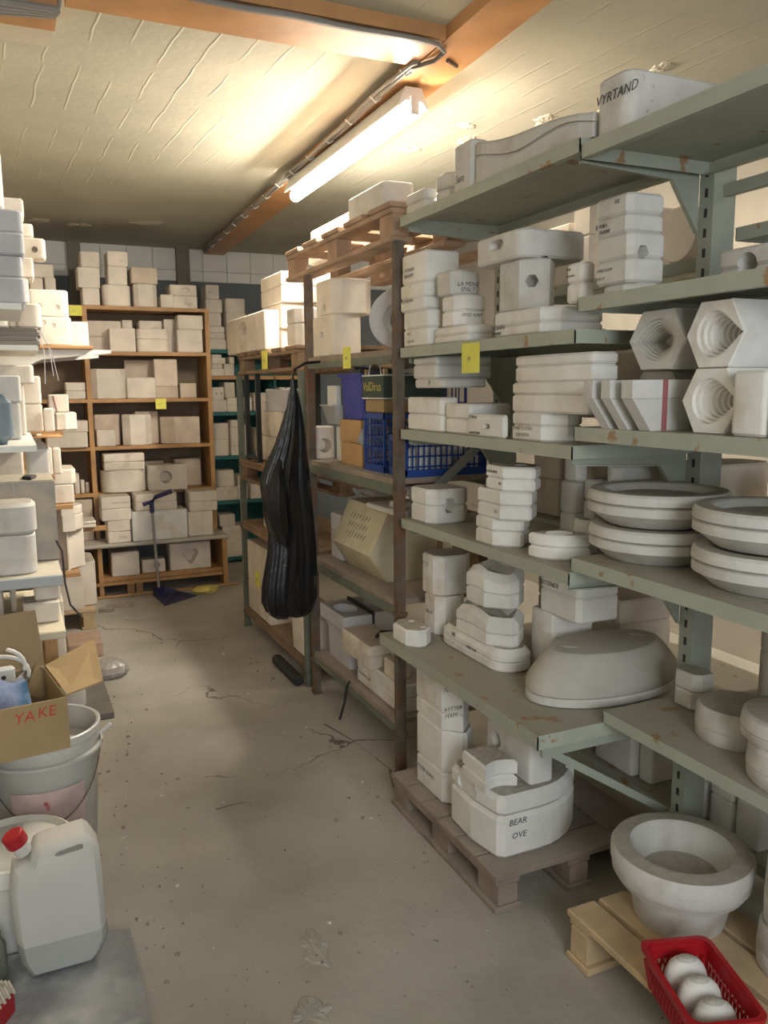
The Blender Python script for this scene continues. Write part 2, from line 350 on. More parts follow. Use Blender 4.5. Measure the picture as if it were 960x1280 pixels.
# ================================================================== the room
BACK, CEILZ = 7.35, 2.70
struct('floor', MB().box(-.45, 3.7, -2.3, 7.45, -.12, 0), FLOOR)
struct('ceiling', MB().box(-.45, 3.7, -2.3, 7.45, CEILZ, CEILZ+.12), CEIL)
struct('wall_left', MB().box(-.45, -.35, -2.3, 7.45, 0, CEILZ), PLINTH)
struct('wall_right', MB().box(3.6, 3.7, -2.3, 7.45, 0, CEILZ), mat('right_wall_paint', (.34, .31, .26), .9, .12, 3, .15, 20))
w = MB(); w.box(-.35, 3.6, BACK, 7.45, 0, 2.425, 0); w.box(-.35, 3.6, BACK+.02, 7.45, 2.425, CEILZ, 1)
TW = .212
x = -.30; xi = 0
while x < 3.5:                            # glazed tiles, two courses under the ceiling
    for za, zb in ((2.428, 2.515), (2.518, 2.69)): w.box(x+.002, x+TW-.002, BACK-.004, BACK+.03, za, zb, 1)
    x += TW
struct('wall_back', w, [WALLD, WALLT])
struct('trim_1', MB().box(.505, .605, BACK-.06, BACK, 0, CEILZ), PILL)
struct('trim_2', MB().box(1.375, 1.485, BACK-.06, BACK, 0, CEILZ), PILL)
struct('trim_3', MB().box(.02, .165, 6.72, 7.0, 2.40, CEILZ), PLINTH)
# timber boards on the ceiling, the cable run and the lit tube
def skew_board(x_at, w_, y0, y1, z0, z1):
    m = MB(); m.loft([[(x_at(y), y, z0), (x_at(y)+w_, y, z0), (x_at(y)+w_, y, z1), (x_at(y), y, z1)] for y in (y0, (y0+y1)/2, y1)]); return m
XB = lambda y: 1.42+(y-2.6)*.040
tag(skew_board(XB, .175, 1.0, 7.30, 2.655, CEILZ).build('timber_beam', BEAMM), 'long orange varnished timber board running down the ceiling over the shelves', 'timber board', 'timber boards on the ceiling')
tag(MB().loft([[(x_, y_, z_) for y_, z_ in ((2.60, 2.655), (2.85, 2.655), (2.85, CEILZ), (2.60, CEILZ))] for x_ in (.235, 1.418)]).build('timber_beam', BEAMM), 'orange timber board crossing the ceiling to meet the long lamp board', 'timber board', 'timber boards on the ceiling')
tag(MB().loft([[(x_, y_, z_) for y_, z_ in ((2.86, 2.648), (3.03, 2.648), (3.03, CEILZ), (2.86, CEILZ))] for x_ in (-.34, .215)]).build('timber_beam', BEAMM), 'short orange board end in the left corner of the ceiling', 'timber board', 'timber boards on the ceiling')
tag(MB().box(-.34, .216, 3.04, 3.26, 2.682, CEILZ).build('ceiling_panel', PLINTH), 'pale flush panel on the ceiling behind the short left board', 'panel')
t = MB()
for k, dx in enumerate((0, .012, .024)):
    t.tube([(XB(y)-.012-dx*.9+.004*math.sin(y*9+k), y, 2.652+.006*math.sin(y*5+k*2)) for y in [2.80+.12*i for i in range(37)]], .0075, 6)
cb = t.build('cable_bundle', GREYC); tag(cb, 'grey cables clipped along the left side of the long ceiling board', 'cable')
t = MB()
for k in range(3): t.tube([(.24+.06*i, 2.625-.012*k+.004*math.sin(i), 2.647-.004*k) for i in range(19)]+[(1.40, 2.625, 2.645), (1.445, 2.66, 2.64), (1.45, 2.74, 2.64), (1.41, 2.84, 2.645)], .008, 6)
tag(t.build('cable_bundle', GREYC), 'grey cables running along the crossing ceiling board and turning the corner', 'cable')
t = MB()
for k in range(4): t.tube([(-.34+.05*i, 2.90-.020*k, 2.635+.003*math.sin(i*1.3+k)) for i in range(9)]+[(.12, 2.90-.020*k, 2.638), (.205+.004*k, 2.90-.015*k, 2.645), (.222, 2.92-.012*k, 2.69)], .0115, 6)
tag(t.build('cable_bundle', GREYC), 'thick bundle of dark grey cables on the short left ceiling board', 'cable')
for k, y in enumerate([2.9+.3*i for i in range(14)]):
    tag(MB().tube([(XB(y)+.004, y, 2.652), (XB(y)-.02, y, 2.637), (XB(y)-.044, y, 2.655)], .004, 6).build('cable_clip', WPL), 'small white clip holding the cables beside the long ceiling board', 'clip', 'cable clips on the ceiling')
LZ = 2.555; LX = lambda y: 1.494+(y-3.0)*.016
lamp = thing('strip_lamp', 'lit fluorescent strip lamp fixed under the orange ceiling board', 'lamp', (1.495, 3.75, LZ))
MB().loft([[(LX(y)-.066, y, LZ+.012), (LX(y)-.060, y, LZ+.010), (LX(y)-.034, y, LZ+.034), (LX(y)+.034, y, LZ+.034), (LX(y)+.060, y, LZ+.010), (LX(y)+.066, y, LZ+.012), (LX(y)+.034, y, 2.640), (LX(y)-.034, y, 2.640)] for y in (3.0, 4.52)]).build('lamp_housing', WPL, lamp)
for y in (3.3, 4.2): MB().box(LX(y)+.010, LX(y)+.030, y-.02, y+.02, 2.640, 2.655).build('mounting_block', GALV, lamp)
MB().tube([(LX(y), y, LZ) for y in (3.0, 3.5, 4.0, 4.52)], .030, 18).build('fluorescent_tube', TUBE, lamp)
for y0, y1 in ((2.985, 3.0), (4.52, 4.535)): MB().box(LX(y0)-.018, LX(y0)+.018, y0, y1, LZ-.018, LZ+.05).build('end_cap', WPL, lamp)
tag(MB().tube([(1.56, 2.78, 2.65), (1.50, 2.74, 2.648)], .007, 6).build('nail', STEEL), 'bent nail sticking from the long ceiling board near the crossing', 'nail')
# flakes of paint and bare patches on the ceiling (irregular crusts)
def crust(name, cx, cy, z, r, m, label, cat, seed, up=1, sy=1):
    rnd = random.Random(seed); n = 40; rings = []; ph = [rnd.uniform(0, 6.28) for _ in range(6)]
    rad = [r*(.8+.22*math.sin(2*math.pi*k/n*2+ph[0])+.13*math.sin(2*math.pi*k/n*5+ph[1])+.07*math.sin(2*math.pi*k/n*9+ph[2])+.05*rnd.random()) for k in range(n)]
    for s_, dz in ((1, 0), (.9, .004), (.5, .007)):
        rings.append([(cx+rad[k]*s_*math.cos(2*math.pi*k/n), cy+rad[k]*s_*sy*math.sin(2*math.pi*k/n), z+up*dz*(.6+.7*rnd.random() if dz else 0)) for k in range(n)])
    o = MB().loft(rings).build(name, m); return tag(o, label, cat) if label else o
for i, (px, y, r) in enumerate(((2.14, 3.7, .07), (2.02, 3.5, .05), (2.32, 3.3, .08), (2.52, 3.1, .07), (2.75, 3.2, .10), (2.7, 2.75, .09), (2.35, 2.6, .05), (1.95, 3.95, .06))):
    o = crust('paint_flake', px, y, CEILZ, r, PATCH, 'flaking paint patch on the ceiling above the right hand shelves', 'paint flake', i, -1); o['group'] = 'paint flakes right of the lamp'
for i, (px, y, r) in enumerate(((1.0, 6.35, .12), (.55, 6.6, .08), (.28, 6.55, .09))):
    o = crust('paint_flake', px, y, CEILZ, r, PATCH, 'flaking paint patch on the ceiling above the wooden bookcase', 'paint flake', 40+i, -1); o['group'] = 'paint flakes at the far end'
# ================================================================== green grey shelving with slotted uprights (right)
FX, FD = 1.275, .405
BX = FX+FD
YA, YB, YC = .67, 1.672, 2.672
unit = thing('shelving_unit', 'green-grey metal shelving with slotted uprights along the right side of the aisle', 'shelving', (BX+.04, YB, 0))
def shelf_board(x0, x1, y0, y1, z, lip=.034, m=GREEN):
    mb = MB(); t = .003
    mb.box(x0, x1, y0, y1, z-t, z); mb.box(x0, x0+t, y0, y1, z-lip, z-t); mb.box(x1-t, x1, y0, y1, z-lip, z-t)
    mb.box(x0, x1, y0, y0+t, z-lip, z-t); mb.box(x0, x1, y1-t, y1, z-lip, z-t)
    mb.box(x0+t, x0+.02, y0+t, y1-t, z-lip, z-lip+t); mb.box(x1-.02, x1-t, y0+t, y1-t, z-lip, z-lip+t)
    return mb.build('shelf', m, unit)
ZF = dict(T=2.085, A=1.639, B=1.352, C=1.027, D=.60); ZN = dict(T=2.068, A=1.713, B=1.40, C=1.069, D=.637)
for k in 'TABC':
    shelf_board(FX, BX, YB+.003, YC, ZF[k]); shelf_board(FX, BX, YA, YB-.003, ZN[k])
shelf_board(1.19, BX, YB+.003, YC+.015, .60, .04); shelf_board(1.395, BX, YA, YB-.003, .637, .032)
for y in (YA, YB, YC):
    mb = MB(); mb.box(BX-.002, BX+.075, y-.024, y+.024, 0, 2.14, 0)
    for i in range(40):
        z = .08+i*.05
        mb.box(BX-.0035, BX-.0015, y-.005, y+.004, z, z+.022, 1)
    mb.box(BX-.03, BX+.11, y-.025, y+.025, 0, .02, 0)
    mb.build('upright', [GREENL, DARK], unit)
    for zz, front_x in [(ZN[k] if y == YA else ZF[k], FX) for k in ('TBC' if y == YB else 'TABC')]:
        mb = MB(); e = y+.030 if y < YC else y-.030
        prof = [(BX, zz-.036), (front_x+.02, zz-.036), (front_x+.02, zz-.052), (BX-.10, zz-.065), (BX-.01, zz-.19), (BX, zz-.19)]
        mb.loft([[(a, e-.0015, c) for a, c in prof], [(a, e+.0015, c) for a, c in prof]])
        mb.bar((BX-.10, e-.006, zz-.064), (BX-.008, e-.006, zz-.19), .014, .004); mb.bar((front_x+.02, e-.006, zz-.051), (BX-.10, e-.006, zz-.064), .014, .004)
        mb.build('bracket', GREENL, unit)
    yb_ = y+.03 if y < YC else y-.03; mb = MB(); mb.bar((1.23, yb_+.0125, .545), (BX, yb_+.0125, .26), .012, .022); mb.bar((1.22, yb_, .54), (BX, yb_, .54), .012, .03); mb.build('bracket', GREENL, unit)
# back to back: the boards and bars of the far side of the same unit
RX0, RX1 = BX+.075, BX+.49
for z in (.22, .56, 1.02, 1.43, 1.845): shelf_board(RX0, RX1, YB+.03, YC, z)
for z in (.22, .62, 1.0, 1.50, 1.905): shelf_board(RX0, RX1, YA, YB-.03, z)
for z in (1.98, 1.60): MB().box(BX+.03, BX+.05, YA, YB-.025, z, z+.03).build('rail', GREENL, unit)
MB().bar((BX+.03, YB-.03, .56), (BX+.03, YA+.1, .15), .012, .03).build('brace', GREENL, unit)
# ================================================================== steel racks further down the aisle
def rack(label, y0, y1, x1, zt, mats, levels, name='steel_rack'):
    r = thing(name, label, 'rack', (FX+.2, (y0+y1)/2, 0), 'steel racks along the aisle')
    for x in (FX, x1):
        for y in (y0, y1):
            mb = MB(); mb.box(x, x+.034, y, y+.034, 0, zt, 0); mb.box(x-.004, x+.038, y-.004, y+.038, 0, .012, 0)
            for z, *_ in levels: mb.box(x-.005, x+.039, y-.005, y+.039, z-.055, z-.04, 0)
            mb.build('post', mats, r)
    for z, th, m in levels:
        mb = MB(); mb.box(FX+.004, x1+.03, y0+.036, y1-.002, z-.022, z, 0)
        mb.box(FX, FX+.03, y0+.03, y1+.01, z-th, z-.022, 1); mb.box(x1, x1+.03, y0+.03, y1+.01, z-th, z-.022, 1)
        mb.build('shelf', [m, STEELG if m is WOODD else WOODB], r)
    return r
R1 = rack('brown steel rack with wooden shelves between the green shelving and the black bag', 2.706, 3.675, 1.74, 2.015, [STEEL], [(.222, .05, WOODD), (.70, .06, WOODD), (1.165, .06, WOODD), (1.64, .05, WOODD)])
MB().bar((FX+.04, 2.70, 1.03), (1.72, 2.70, 1.36), .004, .035).build('brace', GALV, R1)
R2 = rack('dark steel rack behind the hanging black bag', 3.79, 4.985, 1.74, 1.585, [STEELG], [(.14, .05, WOODB), (.69, .05, WOODB)])
def pallet(label, x0, x1, y0, y1, z, m, along='y', n=6, h=.14, bw=None, group='pallets', blocks=3, skip=()):
    p = thing('pallet', label, 'pallet', ((x0+x1)/2, (y0+y1)/2, z), group)
    th = .020; L0, L1, A0, A1 = (y0, y1, x0, x1) if along == 'y' else (x0, x1, y0, y1)   # deck boards run across 'along'... bearers run along
    def bx(l0, l1, a0, a1, za, zb, nm):
        q = MB(); (q.bbox(a0, a1, l0, l1, za, zb, .003) if along == 'y' else q.bbox(l0, l1, a0, a1, za, zb, .003)); return q.build(nm, m, p)
    st = (L1-L0)/n; wd = bw or st*.78
    for i in range(n):
        if i in skip: continue
        c = L0+wd/2+(L1-L0-wd)*i/(n-1); bx(c-wd/2, c+wd/2, A0, A1, z+h-th, z+h, 'deck_board')
    for a in (A0, (A0+A1)/2-.045, A1-.09):
        for i in range(blocks):
            c = L0+.06+(L1-L0-.12)*i/(blocks-1); bx(c-.055, c+.055, a+.012, a+.078, z+th, z+h-2*th, 'bearer_block')
        bx(L0+.006, L1-.006, a+.005, a+.085, z+h-2*th, z+h-th-.0005, 'stringer_board'); bx(L0, L1, a, a+.09, z, z+th-.0005, 'bottom_board')
    return p
pallet('brown wooden pallet lying on top of the brown steel rack', 1.27, 1.80, 2.74, 3.96, 2.016, WOODP, n=5)
pallet('dusty wooden pallet resting on the dark rack under the mold with a keyhole', 1.275, 1.80, 3.84, 4.975, 1.586, WOODB, n=5, h=.125)
pallet('brown wooden pallet at mid height behind the black bag', 1.27, 1.80, 3.86, 4.975, .95, WOODB, n=5, h=.125)
st_ = thing('stool_frame', 'black steel stool frame standing on the pallet behind the black bag', 'frame', (1.33, 4.75, 1.076))
for x, y in ((1.285, 4.86), (1.285, 4.62), (1.65, 4.86), (1.65, 4.62)): MB().box(x, x+.026, y-.013, y+.013, 1.076, 1.585).build('leg', BLACK, st_)
MB().bar((1.298, 4.62, 1.10), (1.298, 4.86, 1.10), .02, .02).build('stretcher', BLACK, st_)
# ================================================================== wooden bookcase at the far end
BY = 6.36
bc = thing('bookcase', 'varnished pine bookcase filled with pale molds at the end of the aisle', 'bookcase', (.9, BY+.15, 0))
BK = [2.105, 1.778, 1.436, 1.088, .745]
for x0, x1 in ((.512, .545), (1.392, 1.425)): MB().box(x0, x1, BY, BY+.36, .4005, 2.105).build('side_panel', PINE, bc)
MB().box(.04, .07, BY, BY+.36, .4005, 2.105).build('side_panel', PINE, bc)
MB().box(.04, 1.425, BY+.352, BY+.36, 0.41, 2.10).build('back_panel', PINED, bc)
for z in BK:
    MB().box(.545, 1.392, BY+.002, BY+.352, z-.026, z).build('shelf', PINE, bc); MB().box(.07, .512, BY+.002, BY+.352, z-.026, z).build('shelf', PINE, bc)
bench = thing('bench_shelf', 'low pine bench shelf with a worn white top under the bookcase', 'bench', (.85, 6.25, 0))
MB().bbox(.05, 1.455, 6.10, BY+.35, .372, .40, .008).build('bench_top', mat('worn_white_board', (.50, .46, .40), .7, .15, 8, .1, 30), bench)
for x0, x1 in ((.50, .53), (1.41, 1.445)): MB().box(x0, x1, 6.14, BY+.35, 0, .372).build('side_panel', PINE, bench)
MB().box(.05, .08, 6.14, BY+.35, 0, .372).build('side_panel', PINE, bench)
MB().box(.53, 1.41, 6.17, BY+.35, .11, .14).build('shelf', PINE, bench)
MB().box(.08, 1.40, 6.13, 6.15, .09, .112).build('rail', PINE, bench)
for x0 in (.70, .76): MB().box(x0, x0+.05, 6.19, 6.24, 0, .11).build('foot', PINE, bench)
# teal shelving right of the bookcase
TY = 6.93
tl = thing('shelving_unit', 'dark teal metal shelving in the far corner right of the bookcase', 'shelving', (1.9, TY+.18, 0))
TZ = [.05, .55, .936, 1.309, 1.611, 1.83]
for z in TZ: MB().box(1.50, 2.45, TY, TY+.38, z-.03, z).build('shelf', PINE if z == 1.611 else TEAL, tl)
MB().box(1.50, 2.45, TY+.375, TY+.385, .02, 2.0).build('back_panel', TEAL, tl)
for x0 in (1.485, 2.095, 2.45): MB().box(x0, x0+.012, TY, TY+.385, 0, 2.0 if x0 != 2.095 else 1.61).build('side_panel', TEAL, tl)
# ================================================================== molds on the green shelving
G = 'plaster molds on the top shelf'
mold('big grey block mold with handwriting and a row of pits, nearest on the top shelf', 2.068, 1.30, 785, 742, 905, 82, st='rnd', r=.03, seams=(), m=PG, group=G,
     text=[('VYRTAND', '-X', .06, .58, .042, INK)], holes=[('-Y', .14, .86, .005, .004), ('-Y', .24, .72, .005, .004), ('-Y', .23, .50, .004, .004), ('-Y', .19, .33, .004, .004), ('-Y', .62, .6, .004, .004)])
ya_, yb_ = Y_on(1.295, 738, 2.15), Y_on(1.295, 592, 2.15); lm = thing('plaster_mold', 'long grey mold with a wavy seam lying along the edge of the top shelf', 'plaster mold', (1.36, (ya_+yb_)/2, 2.0855), G)
lo, hi = [], []
for k in range(13):
    t = k/12; y = ya_+(yb_-ya_)*t; zt_ = zat(1.295, ya_, 142)*(1-t)+zat(1.295, yb_, 176)*t+.010*math.sin(t*5.5+.6); zm_ = 2.0855+(zt_-2.0855)*.62+.010*math.sin(t*8)
    sec = lambda za, zb, i: [(1.295+i, y, za), (1.43-i, y, za), (1.436-i, y, za+.006), (1.436-i, y, zb-.006), (1.43-i, y, zb), (1.295+i+.006, y, zb), (1.295+i, y, zb-.008), (1.295+i, y, za+.006)]
    i_ = .008 if k in (0, 12) else 0; lo.append(sec(2.0855, zm_, i_)); hi.append(sec(zm_+.001, zt_, i_))
for R_ in (lo, hi): MB().loft(R_).build('mold_half', PG, lm)
mold('narrow grey mold marked Sam at the far end of the long wavy mold', 2.085, 1.295, 589, 567, 612, 172, st='box', seams=(), m=PG, group=G, text=[('Sam', '-X', .1, .22, .045)])
mold('grey mold with rounded shoulders behind the one marked Sam', 2.085, 1.32, 560, 541, 590, 213, st='rnd', seams=(.5,), m=PG, group=G)
mold('low rounded grey mold at the far end of the green top shelf', 2.085, 1.295, 531, 506, 548, 233, st='rnd', seams=(.5,), m=PG, group=G)
G = 'plaster molds on the upper green shelf'
z = mold('lowest mold in the corner stack at the far end of the upper green shelf', 1.639, 1.285, 535, 504, 552, 385, seams=(.5,), group=G, text=[('No 3', '-X', .18, .34, .02), ('LEA ATE', '-X', .18, .12, .02)])
z = mold('second mold of the corner stack at the far end of the upper green shelf', z, 1.283, 531, 500, 551, 350, seams=(.47,), group=G, text=[('CATHERINA', '-X', .08, .33, .022)])
z = mold('top mold of the corner stack, with two lines of writing, under the brown pallet', z, 1.285, 532, 502, 575, 311, seams=(), group=G, text=[('L. PETERSEN', '-X', .06, .42, .022), ('SKAARUP', '-X', .12, .22, .022)])
z = mold('low smooth mold behind the yellow tag on the upper green shelf', 1.639, 1.30, 585, 542, 625, 405, seams=(.5,), group=G)
z = mold('two-part mold in the middle of the second stack above the yellow tag', z, 1.31, 572, 548, 612, 367, st='cham', seams=(.5,), group=G, text=[('HVID RAM', '-Y', .12, .30, .022, INK)])
z = mold('chamfered mold marked LA MENZ on top of the second stack', z, 1.305, 568, 542, 604, 336, st='cham', seams=(), m=PG, group=G, text=[('LA MENZ', '-Y', .1, .34, .026, INK), ('SPALT', '-Y', .2, .12, .026, INK)])
z = mold('broad flat mold under the mold with the dark hole, middle of upper green shelf', 1.639, 1.29, 686, 610, 765, 381, st='cham', r=.04, seams=(.45,), group=G, text=[('TRESIDEN', '-X', .06, .32, .022, INK), ('BORNE', '-X', .08, .10, .02, INK)])
zflat = z
z = mold('six-sided mold with a dark round hole on the upper green shelf', z, 1.31, 664, 611, 709, 319, st='cham', r=.06, seams=(), m=PG, group=G, holes=[('C', .42, .56, .019, .05, 1, 'hex')])
z = mold('slab mold with a slot shaped opening on top of the six-sided mold', z, 1.29, 652, 591, 737, 283, st='rnd', r=.04, seams=(), m=PG, group=G, holes=[('-X', .50, .62, .014, .03, 2.6, 'slot')])
mold('small rounded mold standing alone before the tall stack on the upper shelf', zflat+.0005, 1.33, 728, 706, 746, 326, st='rnd', seams=(.5,), group=G, text=[('Ret', '-X', .1, .82, .016, INK), ('bornelo', '-X', .1, .66, .014, INK)])
z = mold('thin base slab under the tall stack beside the slotted upright', 1.713, 1.31, 790, 746, 836, 352, st='cham', r=.03, seams=(), m=PG, group=G)
z = mold('tall mold with a dark hole in the stack beside the slotted upright', z, 1.305, 787, 742, 834, 288, st='cham', r=.014, seams=(.5,), m=PG, group=G, holes=[('-Y', .34, .60, .017, .04, 1, 'hex')], text=[('HVID RAM', '-X', .1, .28, .016), ('100 ST', '-X', .1, .12, .014)])
z = mold('top mold of the stack beside the slotted upright, with two lines of writing', z, 1.305, 787, 741, 834, 238, st='cham', r=.014, seams=(.48,), m=PG, group=G, text=[('SJ AND-', '-X', .08, .24, .018, INK), ('SVANE', '-X', .2, .08, .018, INK), ('1/2', '-X', .6, .78, .018, INK)])
mold('mold with a half round opening right of the slotted upright', 1.713, 1.43, 970, 897, 1020, 300, seams=(.45,), m=PG, group=G, holes=[('-X', .52, .48, .026, .05)])
G = 'plaster molds on the middle green shelf'
z = mold('white mold at the left end of the bottom row on the middle green shelf', 1.352, 1.29, 552, 508, 575, 497, st='rnd', r=.02, seams=(.5,), group=G)
mold('white block mold second from the left, under the two stacked ones', 1.352, 1.295, 588, 556, 640, 505, seams=(.5,), group=G)
mold('small grey mold with a slot and writing in front of the broad stack', 1.352, 1.28, 629, 584.5, 636, 519, seams=(), group=G, text=[('STOR SK', '-X', .05, .80, .016, INK), ('HARPE RAM', '-X', .05, .10, .016, INK)], holes=[('-X', .55, .48, .008, .02, 2.2, 'slot')])
z = mold('grey mold with a round mark, middle of the left stack behind the yellow tag', 1.352+.146, 1.295, 552, 517, 610, 473, st='rnd', r=.02, seams=(), m=PG, group=G, text=[('R', '-X', .55, .35, .03, INK)])
z = mold('grey mold topping the left stack, just under the yellow tag', z, 1.295, 545, 515.5, 616, 445, st='rnd', r=.015, seams=(.65,), m=PG, group=G)
z = mold('broad white mold with faded writing at the base of the three high stack', 1.352, 1.29, 690, 629, 742, 517, st='cham', r=.05, seams=(.55,), group=G, text=[('HAND U STEN', '-X', .2, .38, .02), ('LEN RITH', '-X', .28, .14, .02)])
z = mold('middle mold of the three high stack of broad white molds', z, 1.29, 735, 639, 775, 477, st='box', seams=(.6,), group=G)
z = mold('top mold of the three high stack of broad white molds', z, 1.29, 741, 643, 775, 439, st='box', seams=(.6,), group=G)
G = 'plaster molds on the lower green shelf'
mold('white mold with a six-sided opening beside the brown rack post', 1.027, 1.295, 537, 510, 589, 613, st='cham', r=.03, seams=(.52,), group=G, holes=[('-Y', .48, .52, .030, .05, .85, 'hex')])
z = mold('two-layer mold with an orange stain at the bottom of the chamfered stack', 1.027, 1.285, 629, 583, 676, 652, st='cham', r=.06, seams=(.55,), group=G)
z = mold('middle mold of the chamfered stack on the lower green shelf', z, 1.285, 639, 585, 686, 617, st='cham', r=.06, seams=(.5,), group=G, text=[('RAVN', '-X', .1, .25, .02), ('5/5', '-X', .62, .22, .02)])
z = mold('top mold of the chamfered stack, with a small hole in its dusty top', z, 1.285, 643, 595, 691, 586, st='cham', r=.06, seams=(.5,), group=G, text=[('LES BORDE', '-X', .3, .70, .016, INK), ('1/6', '-X', .6, .25, .018, INK)], holes=[('top', .6, .4, .02, .02)])
mold('round fronted white mold with a hollow in its top, beside the stacked plates', 1.027, 1.30, 692, 661, 738, 673, st='nose', r=.12, seams=(.5,), group=G, holes=[('top', .5, .52, .034, .035, 1.15)])
mold('low round mold with a slot behind the round fronted white mold', 1.027, 1.445, 735, 714, 750, 652, st='rnd', seams=(.5,), group=G)
G = 'white molds at the back of the lower green shelf'
z = mold('two-part white mold at the back left behind the stacked plates', 1.027, 1.50, 716, 698, 745, 602, seams=(.5,), group=G)
mold('white mold resting at the back under the middle shelf, left of the wide one', z, 1.49, 722, 704, 736, 568, seams=(), group=G)
z = mold('white mold right behind the rim of the stacked plates', 1.027, 1.525, 740, 727, 800, 600, seams=(.7,), group=G)
mold('wide rounded mold at the back above the stacked plates', z, 1.53, 770, 754, 838, 566, st='rnd', r=.03, seams=(.55,), m=PG, group=G)
G = 'plaster molds on the deep bottom shelf'
DZ = .60
solid('small wedge mold with two holes at the very front end of the deep shelf', (1.205, 1.305, Y_on(1.21, 514, .64), Y_on(1.21, 488, .64)), DZ, .062, st='cham', r=.035, seams=(), m=PW, group=G, holes=[('top', .68, .72, .011, .02, 1.2), ('top', .72, .22, .011, .02, 1.2)])
z = mold('white block mold at the bottom of the pair behind the wedge mold', DZ, 1.36, 548, 527, 585, 748, st='cham', r=.03, seams=(), group=G, text=[('No 4', '-X', .3, .5, .03)])
z = mold('white block mold on top of the pair behind the wedge mold', z, 1.358, 546, 524, 592, 697, st='cham', r=.03, seams=(), group=G, text=[('F T S', '-X', .2, .70, .03)])
def saddle(label, z, bo, h, dip, st, r, group, text=()):
    x0, x1, y0, y1 = bo; root = thing('plaster_mold', label, 'plaster mold', ((x0+x1)/2, (y0+y1)/2, z), group)
    pts = outl(st, x0, x1, y0, y1, r); P = []
    for i in range(len(pts)):                          # refine the outline so the wavy parting line shows
        a, b_ = Vector(pts[i]), Vector(pts[(i+1) % len(pts)]); k = max(1, int((b_-a).length/.02))
        P += [tuple(a.lerp(b_, j/k)) for j in range(k)]
    cx, cy = (x0+x1)/2, (y0+y1)/2
    def wav(x, y, amp): return amp*math.cos(math.pi*2*(y-cy)/(y1-y0))*.6+amp*.5*math.sin(math.pi*(x-cx)/(x1-x0))
    def ring(ins, zz, amp): return [(x, y, zz+wav(x, y, amp)) for x, y, _ in inset(P, ins, 0)]
    mid = z+h*.45
    lo = MB(); lo.loft([ring(.006, z, 0), ring(0, z+.006, 0), ring(0, mid-.004, dip*.5), ring(.004, mid, dip*.5)]); lo.build('mold_half', PW, root)
    hi = MB(); hi.loft([ring(.004, mid+.001, dip*.5), ring(0, mid+.005, dip*.5), ring(0, z+h-.02, dip), ring(.02, z+h, dip)]+[ring(.02+.25*min(x1-x0, y1-y0)*q, z+h-.03*q*(1 if dip else 0), dip) for q in (.4, .8)]); hi.build('mold_half', PW, root)
    for t in text: write(root, t[0], x0-.0015, y1-t[2]*(y1-y0), z+t[3]*h, '-X', t[4], INK)
    return z+h
z = saddle('white mold with a drawn crest at the base of the saddle shaped stack', DZ+.0005, corner(DZ, 1.345, 626, 546, 674), .072, 0, 'rnd', .07, G, [('W', 0, .26, .62, .035), ('ORD TUR', 0, .50, .45, .02), ('T', 0, .28, .22, .02)])
z = saddle('dusty middle mold of the saddle shaped stack with sloping cut faces', z, corner(z, 1.345, 620, 560, 668), .104, .016, 'cham', .06, G)
z = saddle('top mold of the saddle shaped stack, dipped in the middle', z+.016, corner(z, 1.35, 617, 572, 668), .128, .028, 'cham', .06, G)
z = solid('plain white block mold standing behind the big oval dome', (1.50, 1.66, 2.045, 2.165), DZ, .195, seams=(), group=G)
z = mold('white mold marked AND SITTENDE on the block behind the oval dome', z, 1.495, 723, 673, 776, 712, st='cham', r=.015, seams=(.45,), group=G, text=[('AND', '-X', .10, .76, .034, INK), ('SITTENDE', '-X', .06, .52, .028, INK), ('6/6', '-Y', .02, .70, .03, INK)])
# the big oval dome
dcx, dcy, dz = 1.575, 1.888, .6005
dm = thing('dome_mold', 'big grey oval dome mold with two slots in its flat top on the deep shelf', 'plaster mold', (dcx, dcy, dz))
q = MB(); q.lathe([(.236, dz), (.243, dz+.004), (.243, dz+.022), (.238, dz+.026)], dcx, dcy, 48, 1.10, .60, 0, True, math.radians(2)); q.build('mold_half', PG, dm)
q = MB(); q.lathe([(.238, dz+.027), (.243, dz+.031), (.2425, dz+.055), (.236, dz+.068), (.214, dz+.098), (.190, dz+.126), (.174, dz+.141), (.170, dz+.143), (.164, dz+.1435)], dcx, dcy, 48, 1.10, .60, 0, True, math.radians(2)); dmo = q.build('mold_half', mat('plaster_dome_grey', (.52, .50, .45), .9, .14, 8, .2, 40, col2=(.42, .39, .33), mask=(4, .52, .7)), dm)
for sx_ in (-1, 1):
    c = MB(); ang = math.radians(2); cx_, cy_ = dcx+sx_*.130*math.cos(ang), dcy+sx_*.130*math.sin(ang)
    ring = [(.026*math.copysign(abs(math.cos(t))**.5, math.cos(t)), .008*math.sin(t)) for t in [2*math.pi*k/20 for k in range(20)]]
    a2 = math.radians(-40)
    c.loft([[(cx_+x*math.cos(a2)-y*math.sin(a2), cy_+x*math.sin(a2)+y*math.cos(a2), dz+.1435+e) for x, y in ring] for e in (.02, 0, -.018)]); CUTS.append((dmo, c))
